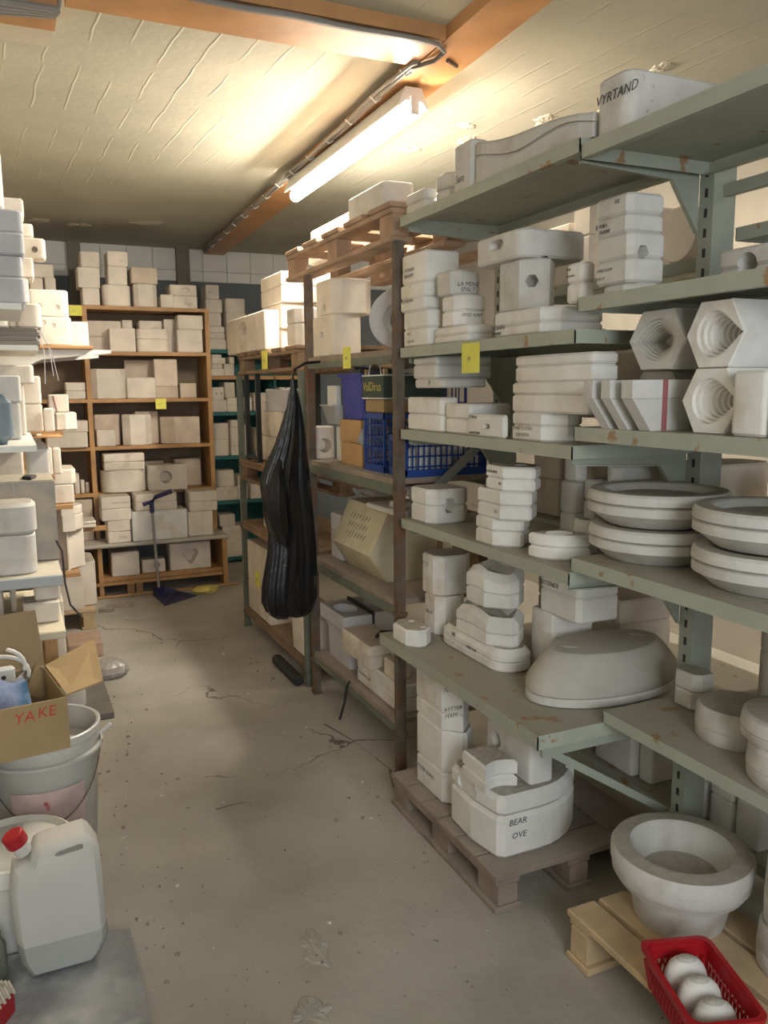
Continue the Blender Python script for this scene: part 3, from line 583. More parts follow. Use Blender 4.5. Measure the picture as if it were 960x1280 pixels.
# ---- hexagonal tube molds with ridged shell hollows
G = 'hexagonal molds with ridged hollows'
def hexmold(label, z, X, lx, rx, h, point, depth=.30):
    ya, yb = Y_on(X, rx, z+h/2), Y_on(X, lx, z+h/2); cy = (ya+yb)/2; W2 = (yb-ya)/2; cz = z+h/2
    o_ = [(-1, 0), (-.52, 1), (.52, 1), (1, 0), (.52, -1), (-.52, -1)]     # +u is to the left (far) as seen
    N = 8; outer = []
    for i in range(6):
        a, b_ = o_[i], o_[(i+1) % 6]
        for k in range(N): outer.append((a[0]+(b_[0]-a[0])*k/N, a[1]+(b_[1]-a[1])*k/N))
    def hole(s_, sh=0):
        R = []
        for u, v in outer:
            t = math.atan2(v, u); uu, vv = .62*math.cos(t), .70*math.sin(t)
            if point*uu > 0: q_ = abs(math.sin(t)); uu = point*(.62+.33*(1-q_)**2.2)*abs(math.cos(t))**.9; vv = .70*math.sin(t)*(1-.12*abs(math.cos(t)))
            R.append((uu*s_+sh*point, vv*s_))
        return R
    P = lambda ring, x: [(x, cy+u*W2, cz+v*h/2) for u, v in ring]
    mb = MB(); sc = lambda k: [(u*k, v*k) for u, v in outer]
    rings = [P(sc(.8), X+depth), P(sc(1), X+depth-.005), P(sc(1), X+.004), P(sc(.975), X)]
    s_, x_, sh = 1.0, X, 0
    for i in range(9):
        rings.append(P(hole(s_, sh), x_)); x_ += .009; rings.append(P(hole(s_*.985, sh), x_)); s_ *= .86; sh += .045
    mb.loft(rings, 0, False)
    o = mb.build('hexagonal_mold', PG if point > 0 else PW); tag(o, label, 'plaster mold', G); return z+h
hz = .134
z = hexmold('lower left hexagonal mold mostly hidden behind the slanted wedge molds', 1.4005, 1.425, 786, 858, hz, 1, .24)
hexmold('upper left hexagonal mold with a ridged hollow pointing left', z+.001, 1.345, 786, 858, hz, 1, .30)
z = hexmold('lower right hexagonal mold with a ridged hollow beside the upright white boxes', 1.4005, 1.31, 852, 925, hz, -1)
hexmold('upper right hexagonal mold with a ridged hollow pointing right', z+.001, 1.31, 858, 931, hz, -1)
# slanted wedge molds
G = 'slanted wedge molds'
def wedge(label, y0, y1, px, strap):
    X0 = X_on(y0, px, 1.47); h = .112; sl = .055; w_ = X_on(y0, px+68, 1.47)-X0 if strap else .122
    prof = [(X0+sl, 1.4006), (X0+w_+.012, 1.4006), (X0+w_+.018, 1.4006+h), (X0, 1.4006+h), (X0, 1.4006+h*.64)]
    r = thing('wedge_mold', label, 'plaster mold', (X0+.09, (y0+y1)/2, 1.4006), G)
    up_, lo = [(X0, 1.4006+h*.64), (X0+w_+.016, 1.4006+h*.64), (X0+w_+.018, 1.4006+h), (X0, 1.4006+h)], [(X0+sl, 1.4006), (X0+w_+.012, 1.4006), (X0+w_+.016, 1.4006+h*.635), (X0+.002, 1.4006+h*.635)]
    for pr in (lo, up_): MB().loft([[(a, y, c) for a, c in pr] for y in (y0, y1)]).build('mold_half', PG, r)
    if strap:
        MB().box(X0+.085, X0+.099, y0-.0015, y0-.0002, 1.4015, 1.4006+h+.001).build('strap', STRAPR, r); 
    return r
wedge('slanted wedge mold with a dull red strap, nearest of the three', 1.405, 1.440, 790, True)
wedge('middle slanted wedge mold behind the one with the red strap', 1.475, 1.505, 762, False)
wedge('farthest slanted wedge mold, leftmost of the three', 1.535, 1.565, 740, False)
G = 'upright white molds'
mold('upright white block mold right of the hexagonal molds', 1.4005, 1.285, 957, 912, 1000, 462, seams=(), group=G)
solid('upright white block mold at the right edge of the picture', (1.285, 1.42, 1.02, Y_on(1.285, 957, 1.44)-.003), 1.4005, .123, seams=(), group=G)
# stacked round plate molds
def plates(label, cx, cy, z, R, grp):
    r = thing('plate_mold', label, 'plaster mold', (cx, cy, z), grp)
    MB().lathe([(R*.70, z), (R*.74, z+.004), (R*.93, z+.030), (R*.985, z+.034), (R*.985, z+.054), (R*.96, z+.057)], cx, cy, 48).build('mold_half', PG, r)
    MB().lathe([(R*.96, z+.058), (R*.995, z+.062), (R*.985, z+.080), (R*.95, z+.086), (R*.78, z+.088), (R*.74, z+.084), (R*.66, z+.070), (R*.3, z+.066), (R*.05, z+.065)], cx, cy, 48).build('mold_half', PG, r)
    return z+.0885
G = 'stacked round plate molds'
pc = (1.475, Y_on(1.475, 822, 1.12))
z = plates('lower round plate mold of the left stack on the lower green shelf', *pc, 1.0695, .172, G)
plates('upper round plate mold of the left stack, with a hollow dusty top', pc[0]-.004, pc[1], z, .174, G)
pc = (1.47, Y_on(1.47, 968, 1.12))
z = plates('lower round plate mold of the right stack, cut by the picture edge', *pc, 1.0695, .170, G)
plates('upper round plate mold of the right stack, cut by the picture edge', pc[0], pc[1], z, .172, G)
# round blocks at the right end of the bottom shelf
def drum(label, cx, cy, z, R, h, m=PG, grp=None, sq=1, top=.0):
    r = thing('round_mold', label, 'plaster mold', (cx, cy, z), grp)
    MB().lathe([(R*.94, z), (R*.98, z+.006), (R, z+h*.40), (R*.985, z+h*.42)], cx, cy, 44, 1, sq).build('mold_half', m, r)
    MB().lathe([(R*.985, z+h*.425), (R, z+h*.45), (R*.97, z+h*.9), (R*.90, z+h), (R*.5, z+h-top), (R*.05, z+h-top)], cx, cy, 44, 1, sq).build('mold_half', m, r)
    return z+h
G = 'round molds at the right end of the deep shelf'
drum('low round mold beside the oval dome on the deep shelf', 1.585, Y_on(1.585, 922, .68), .6375, .10, .085, PG, G)
z = drum('low round mold at the right edge carrying the tilted disc', 1.535, Y_on(1.535, 1010, .68), .6375, .125, .085, PG, G)
drum('pale disc mold stacked on the round mold at the right edge', 1.54, Y_on(1.54, 1000, .75), z, .122, .06, PG, G)
solid('flat dusty mold lying at the back of the deep shelf behind the round molds', (1.60, 1.676, 1.545, 1.64), .6375, .10, st='cham', m=PG, seams=(.5,))
# grey speaker like box standing right on the lower shelf
solid('tall grey board standing behind the right stack of round plates', (1.76, 1.797, 1.13, 1.36), 1.0005, .34, seams=(), m=PL, name='grey_board', cat='board')
# ================================================================== what shows through to the far side of the shelving
G = 'cream molds on the far side of the green shelving'
ORD = ('first', 'second', 'third', 'fourth', 'fifth', 'sixth')
rf = random.Random(21)
for sec, y0_, y1_, lev in (('beyond', 1.735, 2.63, ((.59, .36, 'low'), (1.02, .33, 'middle'), (1.43, .31, 'upper'), (1.845, .33, 'topmost'))), ('before', .72, 1.61, ((.62, .34, 'low'), (1.0, .30, 'middle'), (1.50, .36, 'upper')))):
    for z0, room, nm in lev:
        if z0 == .59: y0_b = 2.12
        else: y0_b = y0_
        n_ = (5 if z0 != .59 else 3) if sec == 'beyond' else 5; st_y = (y1_-y0_b)/n_
        for k in range(n_):
            yy = y0_b+st_y*k; h = room*rf.uniform(.45, .9); xx = 1.80+rf.uniform(0, .05); w_ = st_y*rf.uniform(.80, .97)
            if sec == 'beyond' and nm == 'topmost' and k < 2: continue
            solid('cream mold on the far side, %s board, %s one %s the slotted upright' % (nm, ORD[k], sec), (xx, xx+rf.uniform(.18, .28), yy, yy+w_), z0+.0005, h, st=rf.choice(('box', 'box', 'cham', 'rnd')), m=PC, seams=rf.choice(((.5,), (.55,), ())), group=G)
tag(MB().lathe([(.03, 0), (.075, .0), (.085, .02), (.085, .05), (.075, .07), (.03, .07)], 0, 0, 36).build('disc_mold', PC), 'pale round disc mold standing behind the slotted upright', 'plaster mold')
dsk = [o for o in COL.objects if o.name.startswith('disc_mold')][-1]; dsk.rotation_euler = (0, math.radians(-90), 0); dsk.location = (1.86, Y_on(1.80, 850, 2.0), 1.931)
tag(MB().bbox(1.775, 1.79, 1.80, 1.89, 1.4305, 1.80).build('panel_board', YFOLD), 'bright yellow board standing behind the slotted upright', 'board')
G = 'molds low behind the bottom shelf'
for i, (px, z0, w_, h, X) in enumerate(((735, .22, .18, .20, 1.80), (790, .22, .19, .30, 1.78), (815, .22, .062, .26, 1.80), (880, .22, .085, .24, 1.79), (915, .22, .085, .20, 1.79), (950, .22, .085, .26, 1.79))):
    y = Y_on(X, px, z0+.1)
    solid(('small pale mold low behind the oval dome and the bracket', 'pale mold below the deep shelf left of the slotted upright', 'white mold touching the slotted upright near the floor', 'white slab mold right of the slotted upright near the floor', 'pale mold with a brown stain below the right end of the deep shelf', 'white mold near the floor at the right picture edge')[i], (X, X+.22, y, y+w_), z0, h, st='box', m=PW, group=G, seams=(.5,))
# ================================================================== low pallet with big molds
pallet('dusty grey pallet on the floor under the green shelving carrying the big molds', 1.165, 1.76, 1.83, 2.54, 0, WOODD, n=6, bw=.114, h=.12)
tag(MB().loft([[(1.61, 1.90, z_), (1.75, 1.86, z_), (1.755, 2.20, z_), (1.62, 2.24, z_)] for z_ in (.1205, .129)]).build('loose_board', WOODD), 'loose dusty board lying on the grey pallet beside the biggest mold', 'board')
PZ = .1205
G = 'molds on the dusty floor pallet'
bigz = zat(1.21, 1.89, 1000)
bg = thing('plaster_mold', 'biggest white mold, marked BEAR OVE, standing on the dusty floor pallet', 'plaster mold', (1.38, 2.0, PZ), G)
BP = [(1.200, 2.15), (1.193, 2.02), (1.213, 1.905), (1.235, 1.888), (1.36, 1.888), (1.40, 1.892), (1.44, 1.903), (1.48, 1.922), (1.515, 1.948), (1.548, 1.98), (1.575, 2.02), (1.592, 2.06), (1.596, 2.10), (1.596, 2.15), (1.57, 2.18), (1.225, 2.18)]
zm = PZ+(bigz-PZ)*.68
MB().prism(BP, PZ, zm-.0006, .012).build('mold_half', PW, bg)
bh = MB().prism(BP, zm, bigz, .014).build('mold_half', PW, bg)
write(bg, 'BEAR', 1.245, 1.8868, PZ+.105, '-Y', .036, INK); write(bg, 'OVE', 1.255, 1.8868, PZ+.062, '-Y', .036, INK)
c = MB(); ring = [(.026*math.cos(t), .026*math.sin(t)) for t in [2*math.pi*k/22 for k in range(22)]]
c.loft([[(1.535+u*.6+e*.7, 1.975+u*.75-e*.7, zm+.045+v) for u, v in ring] for e in (.03, 0, -.02)]); CUTS.append((bh, c))
c = MB(); c.loft([[(1.18+e, 2.05+u*2.2, bigz-.03+v*1.3) for u, v in ring] for e in (-.03, .01, .025)]); CUTS.append((bh, c))
z = mold('white two-part mold under the one marked RYTTER, at the pallet corner', PZ, 1.225, 561, 514, 600, 921, st='cham', r=.05, seams=(.42,), group=G, text=[('RYTTER SUND', '-X', .12, .22, .03)])
z = mold('white mold marked RYTTER on top of the pair at the pallet corner', z, 1.225, 561, 513, 596, 852, st='cham', r=.05, seams=(.32,), group=G, text=[('No', '-Y', -.20, .82, .03, INK), ('RYTTER', '-Y', -.18, .46, .026, INK), ('MAPS', '-Y', -.15, .34, .026, INK)])
solid('small scooped mold lying on the front corner of the biggest mold', (1.190, 1.30, 1.93, 2.065), bigz+.0005, .085, st='waist', seams=(.45,), group=G)
solid('upright white slab mold with a dark hole standing on the biggest mold', (1.335, 1.42, 1.915, 2.165), bigz+.0005, .135, seams=(), group=G, holes=[('-X', .25, .55, .026, .03)])
# ================================================================== light pallet, basin mold, red basket
pallet('light new wooden pallet on the floor in the near right corner', 1.245, 1.645, .72, 1.605, 0, WOODR, along='x', n=4, bw=.088)
bs = thing('basin_mold', 'big round basin mold with a wide rim and hollow standing on the light pallet', 'plaster mold', (1.49, 1.462, .14))
q = MB(); cx, cy = 1.49, 1.462
q.lathe([(.108, .14), (.112, .145), (.130, .235), (.132, .240)], cx, cy, 56); q.build('mold_half', PG, bs)
q = MB(); q.lathe([(.134, .241), (.158, .244), (.168, .262), (.171, .266), (.1715, .290), (.1755, .293), (.1755, .322), (.170, .331), (.128, .334), (.121, .328), (.105, .285), (.095, .262), (.02, .258)], cx, cy, 56); q.build('mold_half', PG, bs)
ba, bl, bw_ = math.radians(-70), .262, .168
bask = thing('plastic_basket', 'small red plastic basket with perforated sides holding three white balls', 'basket', (1.262, 1.168, .141))
def bp(u, v, z): c, s_ = math.cos(math.radians(72)), math.sin(math.radians(72)); return (1.262+u*c-v*s_, 1.168+u*s_+v*c, z)
def rr(hu, hv, r, n=5): return [(x, y) for x, y in outl('rnd', -hu, hu, -hv, hv, r)]
q = MB(); q.loft([[bp(x, y, .141) for x, y in rr(.108, .062, .02)], [bp(x, y, .145) for x, y in rr(.108, .062, .02)]]); q.build('basket_floor', REDP, bask)
q = MB(); ra, rb = rr(.131, .084, .025), rr(.120, .073, .022)
q.loft([[bp(x, y, .236) for x, y in ra], [bp(x, y, .244) for x, y in ra], [bp(x, y, .244) for x, y in rb], [bp(x, y, .236) for x, y in rb]], closed=True); q.build('rim', REDP, bask); q = MB()
q.loft([[bp(x, y, .236) for x, y in rr(.121, .074, .023)], [bp(x, y, .205) for x, y in rr(.119, .072, .022)], [bp(x, y, .205) for x, y in rr(.116, .069, .022)], [bp(x, y, .236) for x, y in rr(.118, .071, .023)]], closed=True); q.build('rim_band', REDP, bask)
q = MB()
for side in range(4):                                  # lattice walls
    for i in range(22):
        for dr in (-1, 1):
            L_ = .118*2-.04 if side < 2 else .07*2-.04; n_ = 14 if side < 2 else 8
            if i >= n_: continue
            t0, t1 = -L_/2+L_*i/(n_-1), -L_/2+L_*(i+dr*1.6)/(n_-1)
            t1 = max(-L_/2, min(L_/2, t1)); v0, v1 = (.062, .071) if side < 2 else (.108, .118)
            sg = 1 if side % 2 else -1
            a, b_ = ((t0, sg*v0), (t1, sg*v1)) if side < 2 else ((sg*v0, t0), (sg*v1, t1))
            q.bar(bp(a[0], a[1], .144), bp(b_[0], b_[1], .207), .005, .004)
for sx_ in (-1, 1):
    for sy_ in (-1, 1): q.bar(bp(sx_*.10, sy_*.056, .143), bp(sx_*.112, sy_*.066, .21), .014, .014)
q.build('side_lattice', REDP, bask)
for i, (u, lab) in enumerate(((.067, 'white plaster ball in the red basket, the one nearest the basin mold'), (.0, 'white plaster ball in the middle of the red basket'), (-.067, 'white plaster ball at the near end of the red basket'))):
    x_, y_, _ = bp(u, .002*(i-1), 0); q = MB(); q.lathe([(.004, -.045)]+[(.047*math.sin(math.pi*k/12)*(1.03 if k == 6 else 1), -.045*math.cos(math.pi*k/12)) for k in range(1, 12)]+[(.004, .045)], 0, 0, 28, .68, 1)
    o = q.build('plaster_ball', PW, loc=(0, 0, 0)); o.location = (x_, y_, .200); o.rotation_euler = (0, .06*i, math.radians(72)); tag(o, lab, 'plaster ball', 'white balls in the red basket')
z = drum('round white mold with a flared foot at the right edge, on the light pallet', 1.60, 1.19, .14, .095, .11, PG)
drum('round white mold on top of the one at the right edge of the light pallet', 1.60, 1.19, z, .085, .17, PG)
# ================================================================== contents of the brown rack
G = 'things on the lowest shelf of the brown rack'
def pedestal(label, x0, x1, y0, y1, z, h):
    r = thing('pedestal_mold', label, 'plaster mold', ((x0+x1)/2, (y0+y1)/2, z), G)
    P = lambda i, zz: [(x0+i, y0+i*.6, zz), (x1-i, y0+i*.6, zz), (x1-i, y1-i, zz), (x0+i, y1-i, zz)]
    q = MB(); q.loft([P(.034, z), P(.030, z+h*.55), P(.022, z+h*.64), P(.004, z+h*.73), P(0, z+h*.75), P(0, z+h-.004), P(.004, z+h)])
    o = q.build('mold_body', PL, r); c = MB(); cx, cy = (x0+x1)/2, (y0+y1)/2
    c.loft([[(cx+.052*k_*math.cos(t), cy+.085*k_*math.sin(t), z+h+e) for t in [2*math.pi*k/24 for k in range(24)]] for e, k_ in ((.02, 1), (0, 1), (-.05, .6))]); CUTS.append((o, c))
pedestal('pale pedestal shaped mold with an oval hollow on the lowest shelf of the brown rack', 1.30, 1.44, 3.33, 3.64, .2225, .255)
pedestal('second pedestal shaped mold strapped behind the first on the lowest shelf', 1.452, 1.60, 3.33, 3.64, .2225, .262)
tag(MB().box(1.4415, 1.4505, 3.325, 3.645, .30, .49).build('strap', DARK), 'dark rubber strap between the two pedestal shaped molds', 'strap')
z = mold('long cream mold with writing along its side on the lowest shelf', .222, 1.316, 499, 446, 560, 0, h=.115, seams=(.5,), m=PW, group=G, text=[('HENNING 18', '-X', .05, .35, .03)])
mold('cream mold with a dusty top stacked across the long one', z, 1.285, 462, 427, 505, 0, h=.10, seams=(.55,), m=PC, group=G)
mold('small chipped cream mold on the long mold beside the brown post', z-.0, 1.32, 492, 479, 515, 0, h=.075, seams=(), m=PC, group=G)
tag(MB().tube([(1.272, 3.20, .228), (1.262, 3.21, .20), (1.258, 3.23, .12), (1.250, 3.27, .03)], .006, 6).build('cable', DARK), 'thin dark cable hanging from the lowest shelf of the brown rack', 'cable')
tag(MB().tube([(1.36, 3.10, .447), (1.40, 3.14, .452), (1.46, 3.13, .447), (1.44, 3.08, .450), (1.38, 3.06, .447)], .008, 6).build('cable', DARK), 'dark piece of rubber tube lying on the cream mold', 'tube')
G = 'things on the second shelf of the brown rack'
# buff many sided mold resting on a facet
r = thing('faceted_mold', 'yellowed faceted block mold with writing on its slanted face, second rack shelf', 'plaster mold', (1.5, 3.2, .70))
pr = [(1.375, .7005), (1.30, .815), (1.385, 1.0), (1.60, 1.0), (1.615, .88), (1.60, .7005)]
ys = (3.02, 3.235, 3.45)
for a, b_ in ((0, 1), (1, 2)): MB().loft([inset_p for inset_p in [[(x, ys[a]+.001, z) for x, z in pr], [(x, ys[b_], z) for x, z in pr]]]).build('mold_half', PY, r)
q = MB(); rw = random.Random(9)
for row in range(3):                                # marker strokes on the slanted face
    for k in range(7):
        y = 3.36-.032*k-.01*row; t0 = .70-.2*row; e = rw.uniform(-.02, .02)
        pf = lambda t, yy: (1.30+.085*t-.0012, yy, .815+.185*t+.0006)
        q.bar(pf(t0-.06+e, y), pf(t0+.05, y-.014), .004, .0008)
        if k % 2: q.bar(pf(t0, y), pf(t0+.01, y-.022), .004, .0008)
q.build('handwriting', INKG, r)
solid('lavender grey block mold standing behind the yellowed faceted mold', (1.36, 1.505, 3.50, 3.64), .70, .215, seams=(.6,), m=PL, group=G)
z = solid('flat grey box lid lying high behind the faceted mold', (1.515, 1.70, 3.46, 3.66), .70, .29, seams=(), m=PL, group=G)
solid('flat grey slab mold on the grey box under the white tray', (1.52, 1.70, 3.47, 3.64), z, .035, seams=(), m=PL, group=G)
solid('white flat frame lying near the brown post on the second shelf stack', (1.34, 1.66, 2.86, 3.16), 1.001, .022, seams=(), m=WPL, group=G, name='flat_tray', cat='tray')
solid('small white plastic block on the white flat frame by the brown post', (1.36, 1.44, 2.9, 2.97), 1.0235, .03, seams=(), m=WPL, group=G, name='plastic_block', cat='block')
tag(MB().bbox(1.30, 1.70, 3.10, 3.64, 1.085, 1.104).build('loose_board', WOODB), 'dark brown board hung under the third shelf of the brown rack', 'board')
tag(MB().bbox(1.71, 1.735, 3.20, 3.66, .701, .95).build('loose_board', WOODB), 'brown boards standing at the back of the second rack shelf', 'board')
tag(MB().bbox(1.66, 1.70, 2.76, 2.98, .701, 1.0).build('loose_board', WOODB), 'brown board standing behind the faceted mold near the post', 'board')
Z3 = 1.1655
G = 'things on the third shelf of the brown rack'
mold('cream pot mold with a round dark hole on the third rack shelf', Z3, 1.31, 396, 388, 420, 533, st='rnd', r=.03, seams=(), m=PC, group=G, holes=[('-Y', .42, .42, .035, .06)])
solid('white printed sack bundle between the pot mold and the cardboard box', (1.36, 1.47, 3.45, 3.57), Z3, .165, st='rnd', seams=(), m=PAPER, group=G, name='paper_sack', cat='sack')
def carton(label, bo, z, h, m=CARDO):
    x0, x1, y0, y1 = bo; r = thing('cardboard_box', label, 'box', ((x0+x1)/2, (y0+y1)/2, z), 'orange cardboard boxes')
    MB().bbox(x0, x1, y0, y1, z, z+h-.002, .002).build('box_body', m, r); MB().box(x0+.001, x1-.001, (y0+y1)/2-.02, (y0+y1)/2+.02, z+h-.002, z+h-.0008).build('tape', CARD2, r); return z+h
cbx = (1.345, 1.58, 3.20, 3.44)
z = carton('lower orange cardboard box on the third rack shelf', cbx, Z3, .10)
z = carton('upper orange cardboard box under the deep blue bin', (1.345, 1.57, 3.21, 3.45), z, .10)
bg_ = thing('plastic_bag', 'crumpled pale plastic bag hanging down the front of the orange boxes', 'bag', (1.33, 3.21, Z3+.1))
rnd = random.Random(3); q = MB(); R_ = []
for k, (zz, rx) in enumerate(((Z3+.06, .02), (Z3+.08, .05), (Z3+.12, .062), (Z3+.17, .045), (Z3+.21, .03), (Z3+.225, .012))):
    R_.append([(1.395+rx*1.1*math.cos(t)*(1+.25*rnd.uniform(-1, 1)), 3.172+rx*.36*math.sin(t), zz) for t in [2*math.pi*j/16 for j in range(16)]])
q.loft(R_, 0, True); q.build('bag_body', FILM, bg_); MB().tube([(1.37, 3.16, Z3+.20), (1.36, 3.145, Z3+.13), (1.39, 3.142, Z3+.07), (1.42, 3.145, Z3+.12), (1.41, 3.16, Z3+.20)], .006, 6).build('handle', FILM, bg_)
def crate(label, x0, x1, y0, y1, z, h, m, nx, nz, group):
    r = thing('plastic_crate', label, 'crate', ((x0+x1)/2, (y0+y1)/2, z), group); t = .006
    MB().box(x0, x1, y0, y1, z, z+t).build('crate_floor', m, r)
    q = MB()
    for zz in (z+t, z+h-.022):
        q = MB(); q.box(x0, x1, y0, y0+t, zz, zz+.022); q.box(x0, x1, y1-t, y1, zz, zz+.022); q.box(x0, x0+t, y0, y1, zz, zz+.022); q.box(x1-t, x1, y0, y1, zz, zz+.022)
        q.build('base_rim' if zz < z+h/2 else 'rim', m, r)
    q = MB()
    def wall(a0, a1, f):
        for i in range(nx+1): c = a0+(a1-a0)*i/nx; w_ = .012 if i in (0, nx) else .005; f(c-w_/2, c+w_/2, z+.02, z+h-.02)
        for k in range(1, nz): zz = z+h*k/nz; f(a0, a1, zz-.003, zz+.003)
    wall(x0+.006, x1-.006, lambda a, b_, c, d: (q.box(a, b_, y0+.001, y0+t-.001, c, d), q.box(a, b_, y1-t+.001, y1-.001, c, d)))
    wall(y0+.006, y1-.006, lambda a, b_, c, d: (q.box(x0+.001, x0+t-.001, a, b_, c, d), q.box(x1-t+.001, x1-.001, a, b_, c, d)))
    q.build('side_lattice', m, r); return r
crate('blue plastic crate standing on end at the front of the third rack shelf', 1.325, 1.50, 2.93, 3.13, Z3, .235, BLUEC, 6, 5, 'blue crates')
CBX = (X_on(2.76, 520, 1.25), X_on(2.76, 606, 1.25))
crate('long blue plastic crate seen behind the brown post under the green shelf', CBX[0]-.05, CBX[1], 2.745, 2.90, Z3, .155, BLUEC, 14, 4, 'blue crates')
for k in range(6): solid('white piece inside the long blue crate', (CBX[0]-.035+(CBX[1]-CBX[0]+.03)/6*k, CBX[0]-.035+(CBX[1]-CBX[0]+.03)/6*(k+.85), 2.775, 2.86), Z3+.0068, .10+.02*(k % 2), seams=(), m=PW, group='white pieces in the long blue crate', name='plaster_piece', cat='plaster piece', st='rnd')
z2 = Z3+.2355
tag(MB().bbox(1.335, 1.50, 2.95, 3.13, z2, z2+.055).build('cardboard_sheet', CARD), 'flat brown cardboard sheet on the upright blue crate', 'cardboard')
fc = thing('fruit_crate', 'small dark green wooden fruit crate with yellow lettering and a wire handle', 'crate', (1.42, 3.03, z2+.0555))
zc = z2+.0555; cx0, cx1, cy0, cy1 = 1.325, 1.60, 2.93, 3.14
gcm = mat('dark_green_print', (.07, .10, .09), .7, .1, 10, .05, 40); q = MB()
q.box(cx0, cx1, cy0, cy0+.006, zc, zc+.095); q.box(cx0, cx1, cy1-.006, cy1, zc, zc+.095); q.box(cx0, cx0+.006, cy0+.006, cy1-.006, zc, zc+.095); q.box(cx1-.006, cx1, cy0+.006, cy1-.006, zc, zc+.095); q.box(cx0, cx1, cy0, cy1, zc-.0003, zc+.004); q.build('crate_body', gcm, fc)
for x in (cx0+.007, cx1-.022):
    for y in (cy0+.007, cy1-.022): MB().box(x, x+.015, y, y+.015, zc+.005, zc+.118).build('corner_post', WOODR, fc)
q = MB(); q.box(cx0-.002, cx1, cy0-.002, cy0, zc+.090, zc+.096); q.box(cx0-.002, cx1, cy0-.002, cy0, zc, zc+.005); q.box(cx0-.002, cx0, cy0, cy1, zc+.090, zc+.096); q.box(cx0-.002, cx0, cy0, cy1, zc, zc+.005); q.build('edge_strip', WPL, fc)
MB().tube([(cx0+.004, cy0+.09+.06*math.cos(t), zc+.09+.06*math.sin(t)) for t in [math.pi*k/12 for k in range(13)]], .003, 6).build('handle', WPL, fc)
write(fc, 'ValDirus', cx0-.0025, cy1-.012, zc+.032, '-X', .052, mat('yellow_print', (.65, .55, .18), .7, .1, 30, 0), 'lettering', 0)
bz = Z3+.2005
bn = thing('plastic_bin', 'deep blue plastic bin standing on the orange cardboard boxes', 'bin', (1.45, 3.33, bz))
P = lambda k, zz: [(x, y, zz) for x, y in outl('box', 1.345-k, 1.575+k, 3.20-k, 3.45+k, .02)]
q = MB(); q.loft([P(-.012, bz), P(0, bz+.195), P(-.004, bz+.195), P(-.016, bz+.005)]); q.build('bin_body', BLUEP, bn)
q = MB(); q.loft([P(.001, bz+.18), P(.011, bz+.18), P(.011, bz+.195), P(.001, bz+.1955)], closed=True); q.build('rim', BLUEP, bn)
q = MB(); R_ = []
for k, (zz, rx) in enumerate(((bz+.01, .075), (bz+.11, .085), (bz+.198, .09), (bz+.212, .105), (bz+.218, .09), (bz+.214, .05), (bz+.21, .02))):
    R_.append([(1.46+rx*math.cos(t)*(1+.18*rnd.uniform(-1, 1)*(k > 2)), 3.325+rx*math.sin(t)*(1+.18*rnd.uniform(-1, 1)*(k > 2)), zz+.010*rnd.uniform(-1, 1)*(k > 2)) for t in [2*math.pi*j/22 for j in range(22)]])
q.loft(R_, 0, True); tag(q.build('plastic_bag', FILM), 'crumpled clear plastic bag bulging out of the deep blue bin', 'bag')
crate('second blue bin like crate behind the deep blue bin', 1.60, 1.74, 3.0, 3.35, Z3, .36, BLUEP, 4, 4, 'blue crates')
ty_ = thing('plastic_tray', 'translucent plastic tub resting on the pot mold beside the black bag', 'tub', (1.40, 3.62, 1.335))
P = lambda k, zz: [(x, y, zz) for x, y in outl('box', 1.325-k, 1.47+k, 3.46-k, 3.655+k, .03)]
q = MB(); q.loft([P(-.018, 1.338), P(0, 1.425), P(-.003, 1.425), P(-.02, 1.341)]); q.build('tub_body', TRAYM, ty_); q = MB(); q.loft([P(0, 1.418), P(.008, 1.418), P(.008, 1.4255), P(0, 1.4255)], closed=True); q.build('rim', TRAYM, ty_)
for k in range(3): tag(MB().bbox(1.35+.035*k, 1.372+.035*k, 3.50, 3.62, 1.3425, 1.342+.17-.01*k, .002).build('paper_folder', PAPER), ('white folder standing in the translucent tub, leftmost', 'middle white folder standing in the translucent tub', 'right white folder standing in the translucent tub')[k], 'folder', 'folders in the tub')
Z4 = 1.64
G = 'molds on the upper shelf of the brown rack'
z = mold('pale mold with a slanted slot at the bottom left of the blue ring', Z4, 1.29, 417, 391, 452, 392, seams=(), m=PC, group=G, holes=[('-X', .45, .55, .012, .02, 2, 'slot')])
mold('pale mold with a round dent on top of the stack left of the blue ring', z, 1.29, 417, 392, 468, 346, st='cham', r=.04, seams=(), m=PC, group=G, holes=[('-X', .55, .2, .02, .02)])
rg = MB(); N = 44; rings = []
for (k, dd) in ((1, .032), (1, -.026), (.96, -.032), (.56, -.032), (.52, -.026), (.52, .032)):
    rings.append([(.128*k*math.cos(t)*(1.05), dd, .118+.118*k*math.sin(t)) for t in [2*math.pi*j/N for j in range(N)]])
rg.loft(rings, 0, True, closed=True); o = rg.build('ring_mold', PB, loc=(0, 0, 0)); o.location = (1.39, 2.875, Z4+.001); o.rotation_euler = (0, 0, math.radians(-45)); tag(o, 'blue-grey ring shaped mold standing upright beside the brown post', 'plaster mold')
mold('grey mold with rounded shoulders standing on the brown pallet near the lamp', 2.156, 1.30, 480, 433, 520, 224, st='rnd', r=.03, seams=(), m=PG)
z = mold('brightly lit cream mold at the back of the brown pallet, lower one', 2.156, 1.52, 450, 385, 480, 0, h=.085, seams=(), m=PC)
mold('brightly lit cream mold at the back of the brown pallet, upper one', z, 1.52, 450, 388, 480, 0, h=.085, seams=(), m=PC)
solid('cream mold in the shade on the brown pallet beside the far side shelves', (1.58, 1.75, 2.85, 3.1), 2.156, .10, m=PC)
